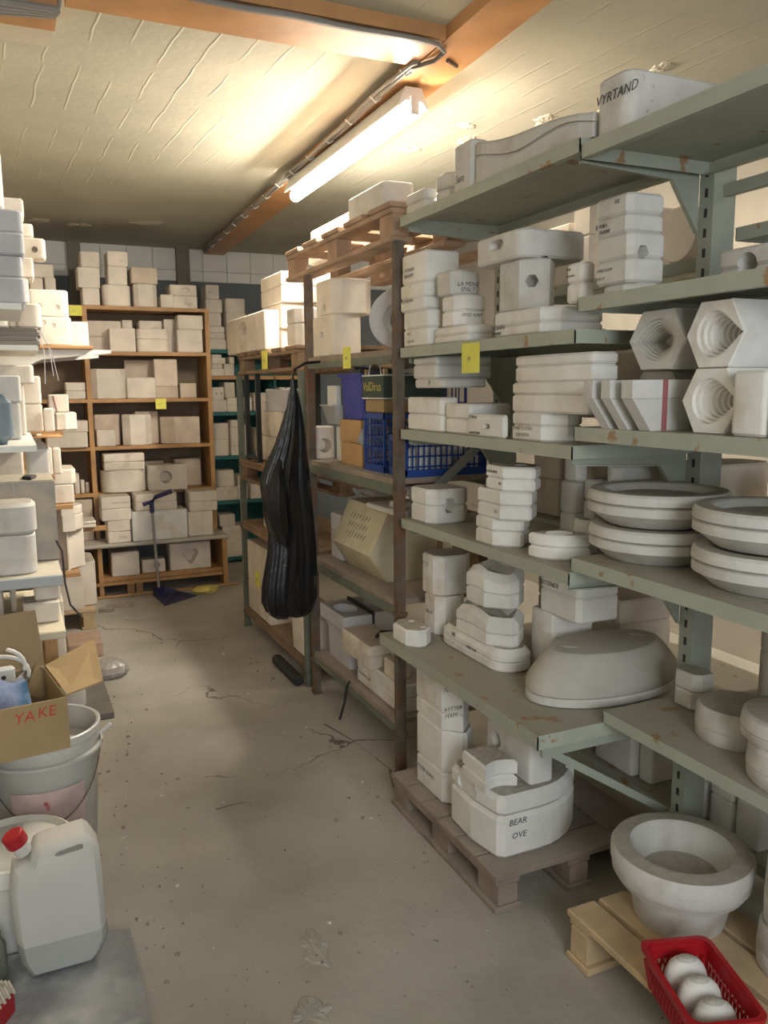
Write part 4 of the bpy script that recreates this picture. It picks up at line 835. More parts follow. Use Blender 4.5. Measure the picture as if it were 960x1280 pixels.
# ================================================================== contents of the dark rack behind the bag
G = 'pale molds on the dark rack'
PZ2 = 1.7115
mold('pale square mold with a keyhole opening on the dark rack pallet', PZ2, 1.28, 331, 284, 350, 387, seams=(), m=PC, group=G, holes=[('-X', .47, .62, .052, .05, 1.5, 'key')])
z = mold('cream mold at the bottom of the tall stack behind the keyhole mold', PZ2, 1.42, 352, 328, 400, 411, seams=(), m=PC, group=G)
z = mold('cream mold in the middle of the tall stack behind the keyhole mold', z, 1.415, 352, 327, 400, 378, seams=(), m=PC, group=G)
mold('big cream mold at the top of the tall stack, reaching above the brown pallet', z, 1.41, 352, 326, 420, 338, seams=(.55,), m=PC, group=G)
mold('grey two-part mold between the tall stack and the rack posts', PZ2, 1.36, 371, 357, 400, 383, st='cham', r=.03, seams=(.6,), m=PG, group=G)
MZ = 1.076
z = mold('pale mold at the bottom of the stack on the pallet behind the black bag', MZ, 1.36, 344, 319, 375, 546, seams=(), m=PC, group=G)
z = mold('pale mold in the middle of the stack on the pallet behind the black bag', z, 1.355, 352, 324, 380, 515, seams=(), m=PC, group=G)
mold('rounded grey mold at the top of the stack on the pallet behind the black bag', z, 1.355, 357, 331, 385, 486, st='rnd', r=.03, seams=(), m=PL, group=G)
mold('pale mold on the dark rack shelf half hidden by the black bag', .69, 1.32, 338, 329, 380, 0, h=.18, seams=(), m=PC, group=G)
mold('tall pale two-part mold low on the dark rack left of the black bag', .14, 1.285, 338, 311, 380, 690, seams=(.42,), m=PC, group=G)
solid('cream rounded tub mold standing under the black bag', (1.28, 1.46, 3.832, 4.04), .141, .21, st='rnd', r=.03, seams=(.9,), m=PC, group=G, taper=-.008)
tag(MB().prism(outl('rnd', 1.215, 1.272, 3.82, 4.22, .02), 0, .05, .012).build('car_mat_tray', DARK), 'flat black rubber tray on the floor under the black bag', 'tray')
# hanging black bag
bag = thing('bin_bag', 'black plastic bin bag hanging from the front edge of the brown rack', 'bag', (1.13, 3.485, .47))
prof = [(1.545, .010, 0), (1.50, .016, 1), (1.42, .034, 1), (1.34, .052, -1), (1.26, .070, -4), (1.18, .092, -9), (1.10, .112, -13), (1.02, .112, -11), (.94, .108, -8), (.86, .106, -6), (.78, .112, -6), (.70, .120, -8), (.62, .128, -10), (.55, .128, -11), (.50, .112, -11), (.478, .080, -10), (.470, .030, -10)]
rings = []; bagc = []
for i, (zz, w_, px) in enumerate(prof):
    ring = []; cx = 1.138+px*.0036; g = min(1, i/3)*(1 if i < 14 else .5)
    for k in range(96):
        t = 2*math.pi*k/96; fold = 1+g*(.07*math.sin(t*11+.3)+.045*math.sin(t*19+1.1)+.03*math.sin(t*5+zz*3))
        ring.append((cx+.95*w_*fold*math.cos(t), 3.485+w_*.60*fold*math.sin(t), zz+(.008*math.sin(t*3) if i > 13 else 0)))
    rings.append(ring)
q = MB(); q.loft(rings, 0, True); q.build('bag_body', BAG, bag)
q = MB(); R_ = []
for k, (zz, r_, sh) in enumerate(((1.20, .012, .02), (1.14, .045, 0), (1.06, .065, -.012), (.97, .070, -.012), (.89, .062, .0), (.83, .045, .02), (.78, .025, .035), (.76, .008, .04))):
    R_.append([(1.045+sh+r_*.75*math.cos(t)*(1+.08*math.sin(9*t)), 3.455+r_*.9*math.sin(t)*(1+.08*math.sin(7*t)), zz+.008*math.sin(2*t)) for t in [2*math.pi*j/40 for j in range(40)]])
q.loft(R_, 0, True); q.build('bag_fold', BAG, bag)
MB().tube([(1.138, 3.485, 1.54), (1.15, 3.485, 1.585), (1.20, 3.49, 1.612), (1.272, 3.50, 1.618)], .006, 8).build('knot', BAG, bag)
# yellow paper tags hanging from the shelf edges
def ptag(label, x, y, z, w_, h, face, txt=None):
    r = thing('paper_tag', label, 'tag', (x, y, z-h), 'yellow paper tags')
    if face == '-X': MB().box(x-.0015, x-.0005, y-w_/2, y+w_/2, z-h, z).build('tag_sheet', YTAG, r); write(r, txt or '14', x-.0022, y+w_*.2, z-h*.6, '-X', h*.3, INKG)
    else: MB().box(x-w_/2, x+w_/2, y-.0015, y-.0005, z-h, z).build('tag_sheet', YTAG, r); write(r, txt or 'No', x-w_*.25, y-.0022, z-h*.6, '-Y', h*.3, INKG)
yy = Y_on(FX, 589, 1.62); ptag('big yellow paper tag hanging from the edge of the upper green shelf', FX-.001, yy, 1.632, .105, .090, '-X', '19')
yy = Y_on(FX, 434, 1.62); ptag('narrow yellow tag on the upper shelf edge of the brown rack', FX-.001, yy, 1.668, .085, .088, '-X')
yy = Y_on(FX, 331, 1.68); ptag('narrow yellow tag on the dark rack pallet under the keyhole mold', FX-.001, yy, 1.705, .11, .10, '-X')
ptag('square yellow tag under the third shelf of the bookcase', X_on(BY, 201, 1.4), BY-.001, 1.434, .078, .078, '-Y')
ptag('yellow tag at the top left corner of the bookcase', X_on(BY, 94, 2.1), BY-.001, 2.10, .085, .072, '-Y')
ptag('yellow tag on the teal shelving right of the bookcase', X_on(TY, 300, 1.3), TY-.001, 1.306, .03, .12, '-Y')
ptag('yellow tag on the pale mold beside the black bag', 1.283, Y_on(1.283, 322, .4), .42, .10, .10, '-X')
# ================================================================== molds in the wooden bookcase
G = 'molds in the wooden bookcase'
FY = BY+.015
def stackF(Y, z, rows, depth=.20, **k):
    for i, (lab, x0, x1, ty, kw) in enumerate(rows):
        a = dict(m=PC, seams=(), group=G); a.update(k); a.update(kw)
        d = a.pop('depth', depth); z = front(lab, Y, z+(.0005 if i else 0), x0, x1, ty, d, **a)
    return z
T = 2.105
stackF(FY, T, [('bottom mold of the left stack on the bookcase top', 103, 125, 360, {}), ('widest mold of the left three on the bookcase top', 97, 125, 334, {}), ('top mold of the left three on the bookcase top', 100, 125, 314, dict(st='rnd', r=.02))])
stackF(FY, T, [('rounded wide mold at the base of the second stack on the bookcase top', 129, 164, 356, dict(st='rnd', r=.05)), ('mold in the middle of the second stack on the bookcase top', 135, 159, 333, {}), ('marked mold at the top of the second stack on the bookcase top', 134, 160, 314, dict(text=[('54', '-Y', .55, .3, .03)]))])
stackF(FY, T, [('tall mold at the base of the third stack on the bookcase top', 168, 197, 355, dict(st='cham', r=.03)), ('wide mold capping the third stack on the bookcase top', 164, 197, 334, dict(m=PK))])
stackF(FY, T, [('small low mold between the stacks on the bookcase top', 201, 217, 368, {})])
stackF(FY+.03, T, [('low mold with writing at the right end of the bookcase top', 216, 247, 370, dict(text=[('BORG', '-Y', .45, .3, .03)])), ('mold with a dark oval mark at the right end of the bookcase top', 212, 246, 356, dict(holes=[('-Y', .58, .5, .02, .01, 1.6)]))])
stackF(FY+.10, T, [('small mold far left on the bookcase top near the pillar', 38, 55, 347, {})]); stackF(FY+.10, T, [('small mold beside the far left one on the bookcase top', 57, 71, 347, {})])
zz_ = max(zat(.15, FY+.10, 347), T)+.006
front('mold lying across the two small ones far left on the bookcase top', FY+.10, zz_, 40, 67, 330, .2, m=PC, seams=(), group=G)
T = 1.778
stackF(FY+.12, T, [('lower of two flat molds at the back of the top bookcase compartment', 109, 152, 421, {}), ('upper of two flat molds at the back of the top bookcase compartment', 109, 152, 401, {})], .18)
stackF(FY, T, [('square mold at the front left of the top bookcase compartment', 137, 170, 410, {})], .11)
stackF(FY+.13, T, [('narrow upright mold at the back of the top bookcase compartment', 154, 167, 400, {})], .15)
stackF(FY+.14, T, [('flat mold at the back middle of the top bookcase compartment', 175, 204, 401, {})], .15)
stackF(FY, T, [('rounded two-part mold in the middle of the top bookcase compartment', 172, 212, 411, dict(st='rnd', r=.05, seams=(.55,)))], .12)
stackF(FY+.14, T, [('mold in the shade at the back right of the top bookcase compartment', 206, 222, 399, {})], .15)
stackF(FY, T, [('lower wide mold at the right of the top bookcase compartment', 222, 254, 412, dict(m=PC)), ('upper wide mold at the right of the top bookcase compartment', 222, 254, 394, {})], .125)
T = 1.436
stackF(FY, T, [('big cube shaped mold at the left of the second bookcase compartment', 115, 159, 461, dict(st='cham', r=.04))])
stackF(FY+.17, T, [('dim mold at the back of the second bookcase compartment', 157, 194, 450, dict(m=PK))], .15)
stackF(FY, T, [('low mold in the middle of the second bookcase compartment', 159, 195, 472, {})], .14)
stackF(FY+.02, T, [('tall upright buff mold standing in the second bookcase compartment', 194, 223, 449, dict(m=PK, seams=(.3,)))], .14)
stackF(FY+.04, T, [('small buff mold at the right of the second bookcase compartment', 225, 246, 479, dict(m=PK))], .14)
T = 1.088
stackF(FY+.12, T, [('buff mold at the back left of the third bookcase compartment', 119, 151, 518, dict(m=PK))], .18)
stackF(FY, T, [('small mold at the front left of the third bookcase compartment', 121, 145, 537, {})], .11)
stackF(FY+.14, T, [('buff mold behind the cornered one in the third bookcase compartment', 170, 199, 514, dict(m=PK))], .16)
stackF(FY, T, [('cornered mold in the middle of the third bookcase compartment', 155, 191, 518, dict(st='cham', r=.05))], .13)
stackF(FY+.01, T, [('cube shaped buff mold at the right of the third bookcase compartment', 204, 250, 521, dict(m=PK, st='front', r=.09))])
T = .745
stackF(BY-.05, T, [('wide rounded mold at the left of the fourth bookcase compartment', 128, 185, 588, dict(st='rnd', r=.10)), ('two-part mold on the wide rounded one in the fourth bookcase compartment', 130, 181, 567, dict(st='box', seams=(.5,)))], .25)
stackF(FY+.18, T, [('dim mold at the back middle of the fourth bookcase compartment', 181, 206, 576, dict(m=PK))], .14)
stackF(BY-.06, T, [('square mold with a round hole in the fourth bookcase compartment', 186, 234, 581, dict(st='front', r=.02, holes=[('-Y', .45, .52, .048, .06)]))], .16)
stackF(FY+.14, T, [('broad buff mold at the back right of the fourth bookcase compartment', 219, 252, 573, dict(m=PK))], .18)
T = .40; BYB = 6.13
stackF(BYB, T, [('lower marked mold at the left of the pine bench top', 135, 164, 651, dict(seams=(.5,), text=[('ADEL', '-Y', .5, .2, .03)])), ('upper marked mold at the left of the pine bench top', 127, 164, 621, dict(seams=(.5,), text=[('HVED MORT', '-Y', .35, .7, .03)]))])
stackF(BYB, T, [('long block mold in the middle of the pine bench top', 166, 235, 638, dict(st='box', m=PW)), ('two-part mold lying on the long block on the pine bench top', 169, 222, 617, dict(seams=(.52,), st='rnd', r=.03))], .2)
stackF(BYB+.03, T, [('chipped mold at the right of the pine bench top', 236, 267, 639, {}), ('two-part mold at the top of the right pair on the pine bench', 237, 272, 614, dict(seams=(.5,)))])
T = .14
front('square mold standing on the lower board of the pine bench', BYB+.05, T, 140, 175, 690, .26, m=PC, seams=(), group=G, st='box')
front('small cube mold with a dark hole on the lower board of the pine bench', BYB+.08, T, 178, 207, 699, .12, m=PC, seams=(), group=G, holes=[('-Y', .62, .55, .022, .04)])
front('large mold with a rounded triangular opening on the lower board of the pine bench', BYB+.07, T, 213, 264, 678, .24, m=PC, seams=(), group=G, holes=[('-Y', .50, .52, .055, .06, 1, 'tri')])
# left bay of the bookcase
G = 'molds at the left end of the bookcase'
front('flat two-part mold in the left bay of the bookcase', FY, 1.436, 82, 107.5, 478, .2, m=PC, seams=(.5,), group=G)
z = front('wide flat mold, lower one, in the left bay of the bookcase', FY-.04, 1.088, 58, 110, 541, .24, m=PC, seams=(), group=G)
front('wide flat mold, upper one, in the left bay of the bookcase', FY-.04, z, 60, 110, 526, .24, m=PC, seams=(), group=G)
for i, (x0, x1, ty) in enumerate(((93, 100, 592), (101, 106, 600), (107, 112, 603))):
    front(('broken plaster lump, left of three in the left bay', 'broken plaster lump, middle of three in the left bay', 'broken plaster lump, right of three in the left bay')[i], FY+.03*i, .745, x0, x1, ty, .08, m=PC, seams=(), group='plaster lumps', st='rnd', name='plaster_lump', cat='plaster lump')
front('dim mold on the pine bench at the far left behind the leaning molds', BYB+.2, .40, 92, 118, 625, .15, m=PK, seams=(), group=G)
# ================================================================== molds on the teal shelving
G = 'molds on the teal shelving'
FT = TY+.01
def tstack(z, where, rows, depth=.22):
    nm = ['bottom', 'second', 'third', 'fourth', 'fifth']
    for i, (x0, x1, ty, kw) in enumerate(rows):
        a = dict(m=PC, seams=(), group=G); a.update(kw); n = len(rows)
        w_ = 'single' if n == 1 else nm[i] if i < n-1 else 'topmost'
        z = front('%s %s mold %s' % (w_, 'pale' if n > 1 else 'pale', where), FT, z+(.0005 if i else 0), x0, x1, ty, depth, **a)
tstack(1.83, 'of the tall narrow stack on the teal shelving beside the bookcase', [(260, 283, 424, {}), (260, 281, 408, dict(seams=(.5,))), (259, 277, 391, {}), (257, 278, 374, {}), (257, 274, 356, dict(text=[('NIL', '-Y', .2, .4, .03)]))])
tstack(1.83, 'of the shorter stack on the teal shelving top right', [(284, 308, 408, {}), (283, 308, 391, {}), (282, 307, 373, dict(st='rnd', r=.03))])
tstack(1.611, 'of the small flat pile on the second teal shelf', [(263, 280, 461, {}), (264, 278, 455, {}), (264, 282, 447, {}), (264, 277, 443, {})])
tstack(1.611, 'of the small pair on the second teal shelf', [(280, 293, 455, {}), (286, 293, 446, {})])
tstack(1.309, 'of the pair with two dark dots on the third teal shelf', [(265, 284, 500, dict(st='rnd', r=.02)), (264, 281, 484, dict(st='rnd', r=.03, holes=[('-Y', .33, .5, .012, .02), ('-Y', .72, .5, .012, .02)]))])
tstack(1.309, 'of the middle pair on the third teal shelf', [(284, 300, 497, dict(seams=(.5,))), (281, 294, 478, {})])
tstack(1.309, 'standing narrow and white on the third teal shelf', [(306, 315, 496, dict(m=PW))])
tstack(1.309, 'of the right pair on the third teal shelf', [(318, 333, 503, {}), (318, 333, 491, {})])
tstack(1.309, 'standing upright in front of the teal side panel', [(350, 357, 484, dict(m=PW))]); tstack(1.309, 'standing upright right of the teal side panel', [(361, 368, 484, dict(m=PW))])
tstack(.936, 'with big rounded corners on the fourth teal shelf', [(267, 288, 529, dict(st='rnd', r=.05, seams=(.5,)))])
tstack(.936, 'of the marked pair on the fourth teal shelf', [(289, 304, 534, dict(text=[('S 18', '-Y', .2, .3, .03)])), (288, 301, 525, {})])
tstack(.936, 'standing behind the black stool leg on the fourth teal shelf', [(306, 313, 531, {})]); tstack(.936, 'right of the stool legs on the fourth teal shelf', [(321, 331, 535, {})])
tstack(.55, 'of the left pair on the fifth teal shelf', [(270, 297, 609, {}), (270, 296, 588, dict(st='rnd', r=.06, taper=.012))])
tstack(.55, 'of the middle pair on the fifth teal shelf', [(297, 310, 606, {}), (297, 306, 594, {})]); tstack(.55, 'right of the dark rack post on the fifth teal shelf', [(313, 328, 605, {})])
tstack(.05, 'of the big pile on the lowest teal shelf', [(277, 310, 680, {}), (278, 309, 657, {}), (274, 294, 643, {})])
# ================================================================== left hand side, far to near
G = 'molds on the left side of the aisle'
pallet('small wooden pallet on the floor at the far end of the left side', -.30, .405, 5.35, 6.0, 0, WOODR, n=5, h=.13)
L_ = lambda lab, Y, z, x0, x1, ty, dp=.25, **k: front(lab, Y, z, x0, x1, ty, dp, **dict(dict(m=PC, seams=(), group=G), **k))
zz = .131
L_('tall pinkish white mold on the far left pallet facing the aisle', 5.45, zz, 94, 122, 703, .35, st='rnd', r=.04)
z = L_('pale mold with stepped front standing left on the far pallet', 5.36, zz, 64, 106, 722, .085)
z = zat(.30, 5.1, 712)
bx_ = thing('storage_rack', 'plain wooden rack against the left wall carrying molds, seen edge on', 'rack', (-.1, 5.0, 0))
for y in (4.36, 5.30): MB().box(-.33, -.29, y, y+.04, 0, 1.72).build('post', PINE, bx_)
LV = [(zat(.30, 5.0, 713), 4.93, 5.32, .30), (zat(.27, 4.7, 628), 4.60, 5.32, .265), (zat(.22, 4.75, 538), 4.66, 5.34, .245), (zat(.2, 4.3, 592), 4.2, 4.58, .17)]
for lz, ya, yb, xr in LV: MB().box(-.33, xr, ya, yb, lz-.022, lz).build('shelf', PINE, bx_)
for y in (4.24, 4.52): MB().box(-.33, -.29, y, y+.04, 0, LV[3][0]-.022).build('post', PINE, bx_)
z0 = LV[0][0]
z = L_('round cogged disc mold leaning on the left rack, lower part', 5.02, z0+.001, 64, 108, 664, .2, st='cham', r=.10)
z = L_('round flat mold on the cogged disc, left rack', 5.0, z, 66, 106, 645, .26, st='rnd', r=.12)
L_('round lid mold on top of the flat round one, left rack', 5.0, z, 64, 104, 634, .26, st='rnd', r=.12)
L_('small white mold sticking out beside the round molds, left rack', 5.32, .655, 99, 120, 652, .2, seams=(.6,))
tag(MB().box(-.33, .50, 5.345, 5.40, .63, .654).build('loose_board', PINE), 'short board under the small white mold on the left', 'board')
z1 = LV[1][0]
z = L_('two-part cream mold on the brown board left of the bookcase, lower half stack', 4.66, z1+.001, 62, 93, 606, .3, seams=())
L_('two-part cream mold on the brown board left of the bookcase, upper one', 4.66, z, 62, 95, 587, .3, st='rnd', r=.03)
z2_ = LV[2][0]
z = L_('long white mold lying on the left rack under the striped one', 4.70, z2_+.001, 56, 97, 516, .3, st='cham', r=.06)
zq = L_('small mold with a red stripe standing on the long white one', 4.78, z, 60, 86, 493, .12, m=PC)
xs_ = X_on(4.78, 74, 1.45)
tag(MB().bar((xs_-.012, 4.7785, z+.005), (xs_-.030, 4.7785, zq-.004), .012, .0012).build('ribbon', REDINK), 'faded red ribbon across the small mold on the left rack', 'ribbon')
ws = thing('bracket_shelf', 'white bracket shelf on the left wall holding two spotted cream molds', 'shelf', (-.1, 4.6, 1.7))
q = MB(); prof = [(-.345, 1.44), (-.29, 1.44), (.16, 1.655), (.488, 1.687), (.488, 1.703), (-.345, 1.703)]
for y in (4.46, 5.1): MB().loft([[(a, y, c) for a, c in prof], [(a, y+.02, c) for a, c in prof]]).build('bracket', WPL, ws)
MB().bbox(-.345, .40, 4.42, 5.15, 1.7035, 1.722).build('board', PINE, ws)
z = L_('lower spotted cream mold on the white bracket shelf', 4.45, 1.7225, 30, 90, 396, .3, holes=[('-Y', .42, .8, .012, .006), ('-Y', .62, .7, .012, .006)])
L_('upper spotted cream mold on the white bracket shelf', 4.45, z, 33, 86, 362, .3, st='rnd', r=.03, holes=[('-Y', .30, .4, .012, .006), ('-Y', .72, .35, .014, .006)])
L_('smaller pinkish mold at the right end of the white bracket shelf', 4.55, 1.7225, 88, 111, 402, .2)
sp_ = thing('silver_strap', 'silver strapping bands hanging in front of the white bracket shelf', 'strapping', (.16, 4.3, 1.4))
for (xa, za, xb, zb) in ((50, 412, 59, 480), (50, 412, 76, 476), (52, 412, 70, 470)):
    a = Vector((X_on(4.3, xa, 1.7), 4.3, zat(.15, 4.3, za))); b_ = Vector((X_on(4.3, xb, 1.4), 4.3, zat(.2, 4.3, zb))); m_ = (a+b_)/2+Vector((.012, 0, .02))
    q = MB()
    for p, r_ in ((a, m_), (m_, b_)): q.bar(p, r_, .030, .002)
    q.build('band', SILVER, sp_)
# near left rack
nr = thing('storage_rack', 'white rack against the left wall nearest the camera with stacked grey slabs', 'rack', (-.15, 3.4, 0))
for y in (2.92, 4.06): MB().box(-.335, -.305, y, y+.03, 0, 1.86).build('post', WPL, nr)
NL = [(zat(.07, 2.95, 380), 2.93, 3.42, .055), (zat(.12, 3.55, 432), 3.52, 4.12, .115), (1.322, 2.93, 4.12, .07), (1.0, 3.6, 4.14, .10)]
for lz, ya, yb, xr in NL: MB().box(-.335, xr, ya, yb, lz-.02, lz).build('shelf', WPL, nr)
G = 'slab molds stacked at the upper left edge'
z = NL[0][0]+.0005
for i, (xr, ty) in enumerate(((32, 345), (28, 317), (30, 288), (28, 259))):
    z = front(('lowest grey-blue slab mold in the stack at the upper left edge', 'second grey-blue slab mold in the stack at the upper left edge', 'third grey-blue slab mold in the stack at the upper left edge', 'topmost grey-blue slab mold in the stack at the upper left edge')[i], 2.95+.01*(i % 2), z, -70, xr, ty, .28, m=PB, seams=(), group=G, st='box', r=.02)
front('pinkish cream mold on top of the grey-blue slabs at the left edge', 3.08, z, -20, 29, 246, .12, m=PC, seams=())
front('tall white mold at the very left edge above the slabs', 2.95, z, -60, 4, 184, .10, m=PW, seams=(), st='rnd', r=.03)
G = 'cream molds behind the grey-blue slabs'
z = NL[1][0]+.0005; zA = z
for i, (xr, ty) in enumerate(((44, 378), (36, 346), (42, 320))):
    z = front(('bottom cream mold behind the grey-blue slabs', 'middle cream mold behind the grey-blue slabs', 'third cream mold behind the grey-blue slabs')[i], 3.88, z, -30, xr, ty, .2, m=PC, seams=(), group=G)
zb = front('small cream mold with a dark round hole sticking out behind the slabs', 3.92, z, 18, 57, 297, .1, m=PC, seams=(), group=G, st='rnd', r=.02, holes=[('-Y', .64, .45, .013, .03)])
front('cream mold at the top behind the grey-blue slabs', 3.92, zb, -10, 41, 278, .15, m=PC, seams=(), group=G)
G = 'grey boards on the left rack'
z = zA
for i in range(4):
    z = front(('lowest grey board', 'second grey board', 'third grey board', 'top grey board')[i]+' of the pile in front of the spotted molds', 3.54+.005*i, z, -60, 50-3*(i % 2), 0, .3, h=.017, m=SLABD, seams=(), group=G, name='grey_board', cat='board', b=.002)
front('rounded cream cover standing on the pile of grey boards', 3.56, z, 20, 52, 379, .16, m=PC, seams=(), st='rnd', r=.03, name='rounded_cover', cat='cover')
front('white folded bracket at the left edge on the grey boards', 3.55, z, -10, 8, 386, .1, m=WPL, seams=(), name='metal_bracket', cat='bracket')
front('pale slim mold between the bracket and the rounded cover', 3.57, z, 10, 19, 384, .1, m=PC, seams=())
G = 'molds on the near left rack'
z = 1.3225
zz = front('grey two-part mold on the left rack behind the blue-grey canister', 3.30, z, -60, 27, 504, .22, m=PG, seams=(), group=G)
front('upper half mold on the grey one behind the blue-grey canister', 3.30, zz+.0005, -60, 26, 469, .22, m=PG, seams=(), group=G)
z5 = front('cream mold with a slim upright leaf behind the grey pair on the left rack', 3.62, z, -40, 33, 480, .2, m=PC, seams=(), group=G)
front('cream mold at the top of the pile behind the grey pair on the left rack', 3.62, z5, -40, 42, 456, .2, m=PC, seams=(), group=G, st='rnd', r=.02)
front('tall cream mold with ribs behind the pile on the left rack', 3.88, z, 10, 54, 470, .2, m=PC, seams=(.5,), group=G)
front('small white mold at the right end of the left rack board', 3.85, z, 55, 68, 510, .03, m=PC, seams=(), group=G)
tag(MB().box(-.1, .20, 3.83, 4.10, 1.299, 1.3018).build('loose_board', PINE), 'thin brown board sticking out from the left rack', 'board')
can = thing('plastic_canister', 'blue-grey canister with rounded shoulders at the left picture edge', 'canister', (-.07, 3.0, 1.3225))
MB().prism(outl('rnd', X_on(3.0, -80, 1.4), X_on(3.0, 16, 1.4), 3.0, 3.12, .02), 1.3225, zat(0, 3, 492), .03).build('canister_body', mat('blue_grey_plastic', (.20, .25, .30), .5, .08, 8, .03, 20), can)
MB().lathe([(.02, zat(0, 3, 492)-.002), (.022, zat(0, 3, 492)+.02)], -.16, 3.06, 16).build('cap', DARK, can)
z = 1.0005
bt = thing('plastic_bottle', 'white square shouldered plastic bottle behind the sheet metal box', 'bottle', (.1, 4.0, z))
x0, x1 = X_on(3.98, 33, 1.15), X_on(3.98, 63, 1.15); zt = zat(.1, 3.98, 556)
q = MB(); q.loft([[(x, y, zz_) for x, y in outl('rnd', x0+i, x1-i, 3.98+i, 4.10-i, .015)] for i, zz_ in ((.006, z), (0, z+.006), (0, zt-.02), (.012, zt), (.03, zt+.015))]); q.build('bottle_body', HDPE, bt)
MB().lathe([(.022, zt+.012), (.022, zt+.034), (.024, zt+.035), (.024, zt+.045), (.004, zt+.047)], (x0+x1)/2, 4.04, 18).build('cap', WPL, bt)
front('cream ribbed panel mold behind the sheet metal box at the left edge', 3.70, z, -40, 33, 556, .1, m=PC, seams=(), group=G)
front('narrow white mold right of the white bottle', 4.22, LV[3][0]+.0005, 55, 66, 560, .1, m=PC, seams=(), group=G); front('narrow cream mold farthest right of the white bottle', 4.26, LV[3][0]+.0005, 67, 77, 560, .1, m=PC, seams=(), group=G)
# table with sheet metal box and mold
tb = thing('work_table', 'cream topped work table at the left under the grey board', 'table', (-.1, 3.15, 0))
MB().bbox(-.295, .118, 2.88, 3.55, .672, .70).build('tabletop', mat('cream_tabletop', (.66, .60, .46), .7, .1, 6, .1, 30), tb)
for x in (-.285, .05):
    for y in (2.90, 3.50): MB().box(x, x+.04, y, y+.04, 0, .672).build('leg', PINE, tb)
G = 'spacer blocks under the grey board'
def blk(lab, x0, x1, y0, y1, z, h, m=PC, nm='spacer_block', cat='block', g=G): return solid(lab, (x0, x1, y0, y1), z, h, seams=(), m=m, group=g, name=nm, cat=cat)
zb = blk('wide pale spacer block under the right end of the grey board', -.01, .108, 3.0, 3.12, .7005, .075)
blk('upper pale spacer block directly under the grey board', .03, .115, 3.02, 3.14, zb+.0005, .846-zb-.001)
blk('pale spacer post under the grey board near the left edge', -.11, -.07, 3.05, 3.15, .7005, .1445); blk('second pale spacer post under the grey board', -.05, -.03, 3.2, 3.3, .7005, .1445)
tag(MB().bbox(-.295, .122, 2.92, 3.50, .8465, .884).build('grey_board', mat('pale_blue_grey_board', (.46, .50, .52), .6, .1, 8, .1, 30, dust=(.60, .54, .42))), 'thick blue-grey board raised on blocks over the cream table', 'board')
sb = thing('sheet_metal_box', 'dull grey sheet metal box with stained sides on the thick blue-grey board', 'box', (-.06, 3.3, .8845))
ztop = zat(.1, 3.18, 600)
MB().bbox(-.285, X_on(3.18, 72, 1.0), 3.18, 3.46, .8845, ztop, .006).build('box_body', mat('dull_stained_metal', (.33, .31, .28), .55, .25, 5, .1, 20, col2=(.42, .37, .29), mask=(5, .5, .6), metal=.35, dust=(.52, .48, .40)), sb)
MB().bar((-.01, 3.179, .89), (-.01, 3.179, ztop-.01), .012, .002).build('corner_seam', GALV, sb)
tag(MB().prism([(.02, 3.24), (.05, 3.20), (.07, 3.28), (.03, 3.32)], ztop+.0005, ztop+.012, .004).build('rubber_scrap', DARK), 'dark scrap of rubber on top of the sheet metal box', 'scrap')
z = front('lower half of the big rounded grey mold beside the metal box, near left', 2.97, .8845, -60, 47, 672, .18, m=PG, seams=(), st='rnd', r=.05, group='rounded grey molds on the board')
front('upper rounded grey mold beside the metal box, near left', 2.97, z+.0005, -60, 46, 632, .18, m=PG, seams=(), st='rnd', r=.05, group='rounded grey molds on the board', b=.012)
tag(MB().tube([(.118, 3.17, .96), (.135, 3.16, .92), (.138, 3.16, .80), (.15, 3.15, .72), (.19, 3.14, .665)], .004, 6).build('cable', DARK), 'thin black cable hanging beside the work table', 'cable')
# things on the floor by the table
front('pinkish white slab mold standing on the floor beside the table', 4.45, .0, 60, 85, 752, .2, m=PC, seams=())
blk('reddish wooden block on the floor beyond the cardboard box', .20, .385, 4.75, 5.0, 0, .09, m=mat('pinkish_wood', (.50, .36, .27), .8, .15, 8, .1, 30), nm='wood_block', cat='block', g=None)
q = MB(); R_ = []
for k, (zz, r_) in enumerate(((0.001, .10), (.03, .13), (.06, .11), (.085, .06), (.09, .01))): R_.append([(.385+r_*.75*math.cos(t)*(1+.2*rnd.uniform(-1, 1)), 4.42+r_*.8*math.sin(t)*(1+.2*rnd.uniform(-1, 1)), zz) for t in [2*math.pi*j/20 for j in range(20)]])
q.loft(R_); tag(q.build('film_bundle', FILM), 'crumpled bundle of clear film on the floor behind the cardboard box flap', 'film')
tag(MB().bbox(-.10, .338, 3.80, 4.32, .0, .032).build('floor_slab', SLABD), 'dark grey slab lying on the floor beside the bucket', 'slab')
tag(MB().lathe([(.04, .032), (.055, .04), (.055, .16), (.05, .165), (.045, .16), (.044, .06), (.01, .055)], .175, 3.95, 24).build('plastic_pot', WPL), 'small white plastic pot on the dark slab behind the bucket', 'pot')
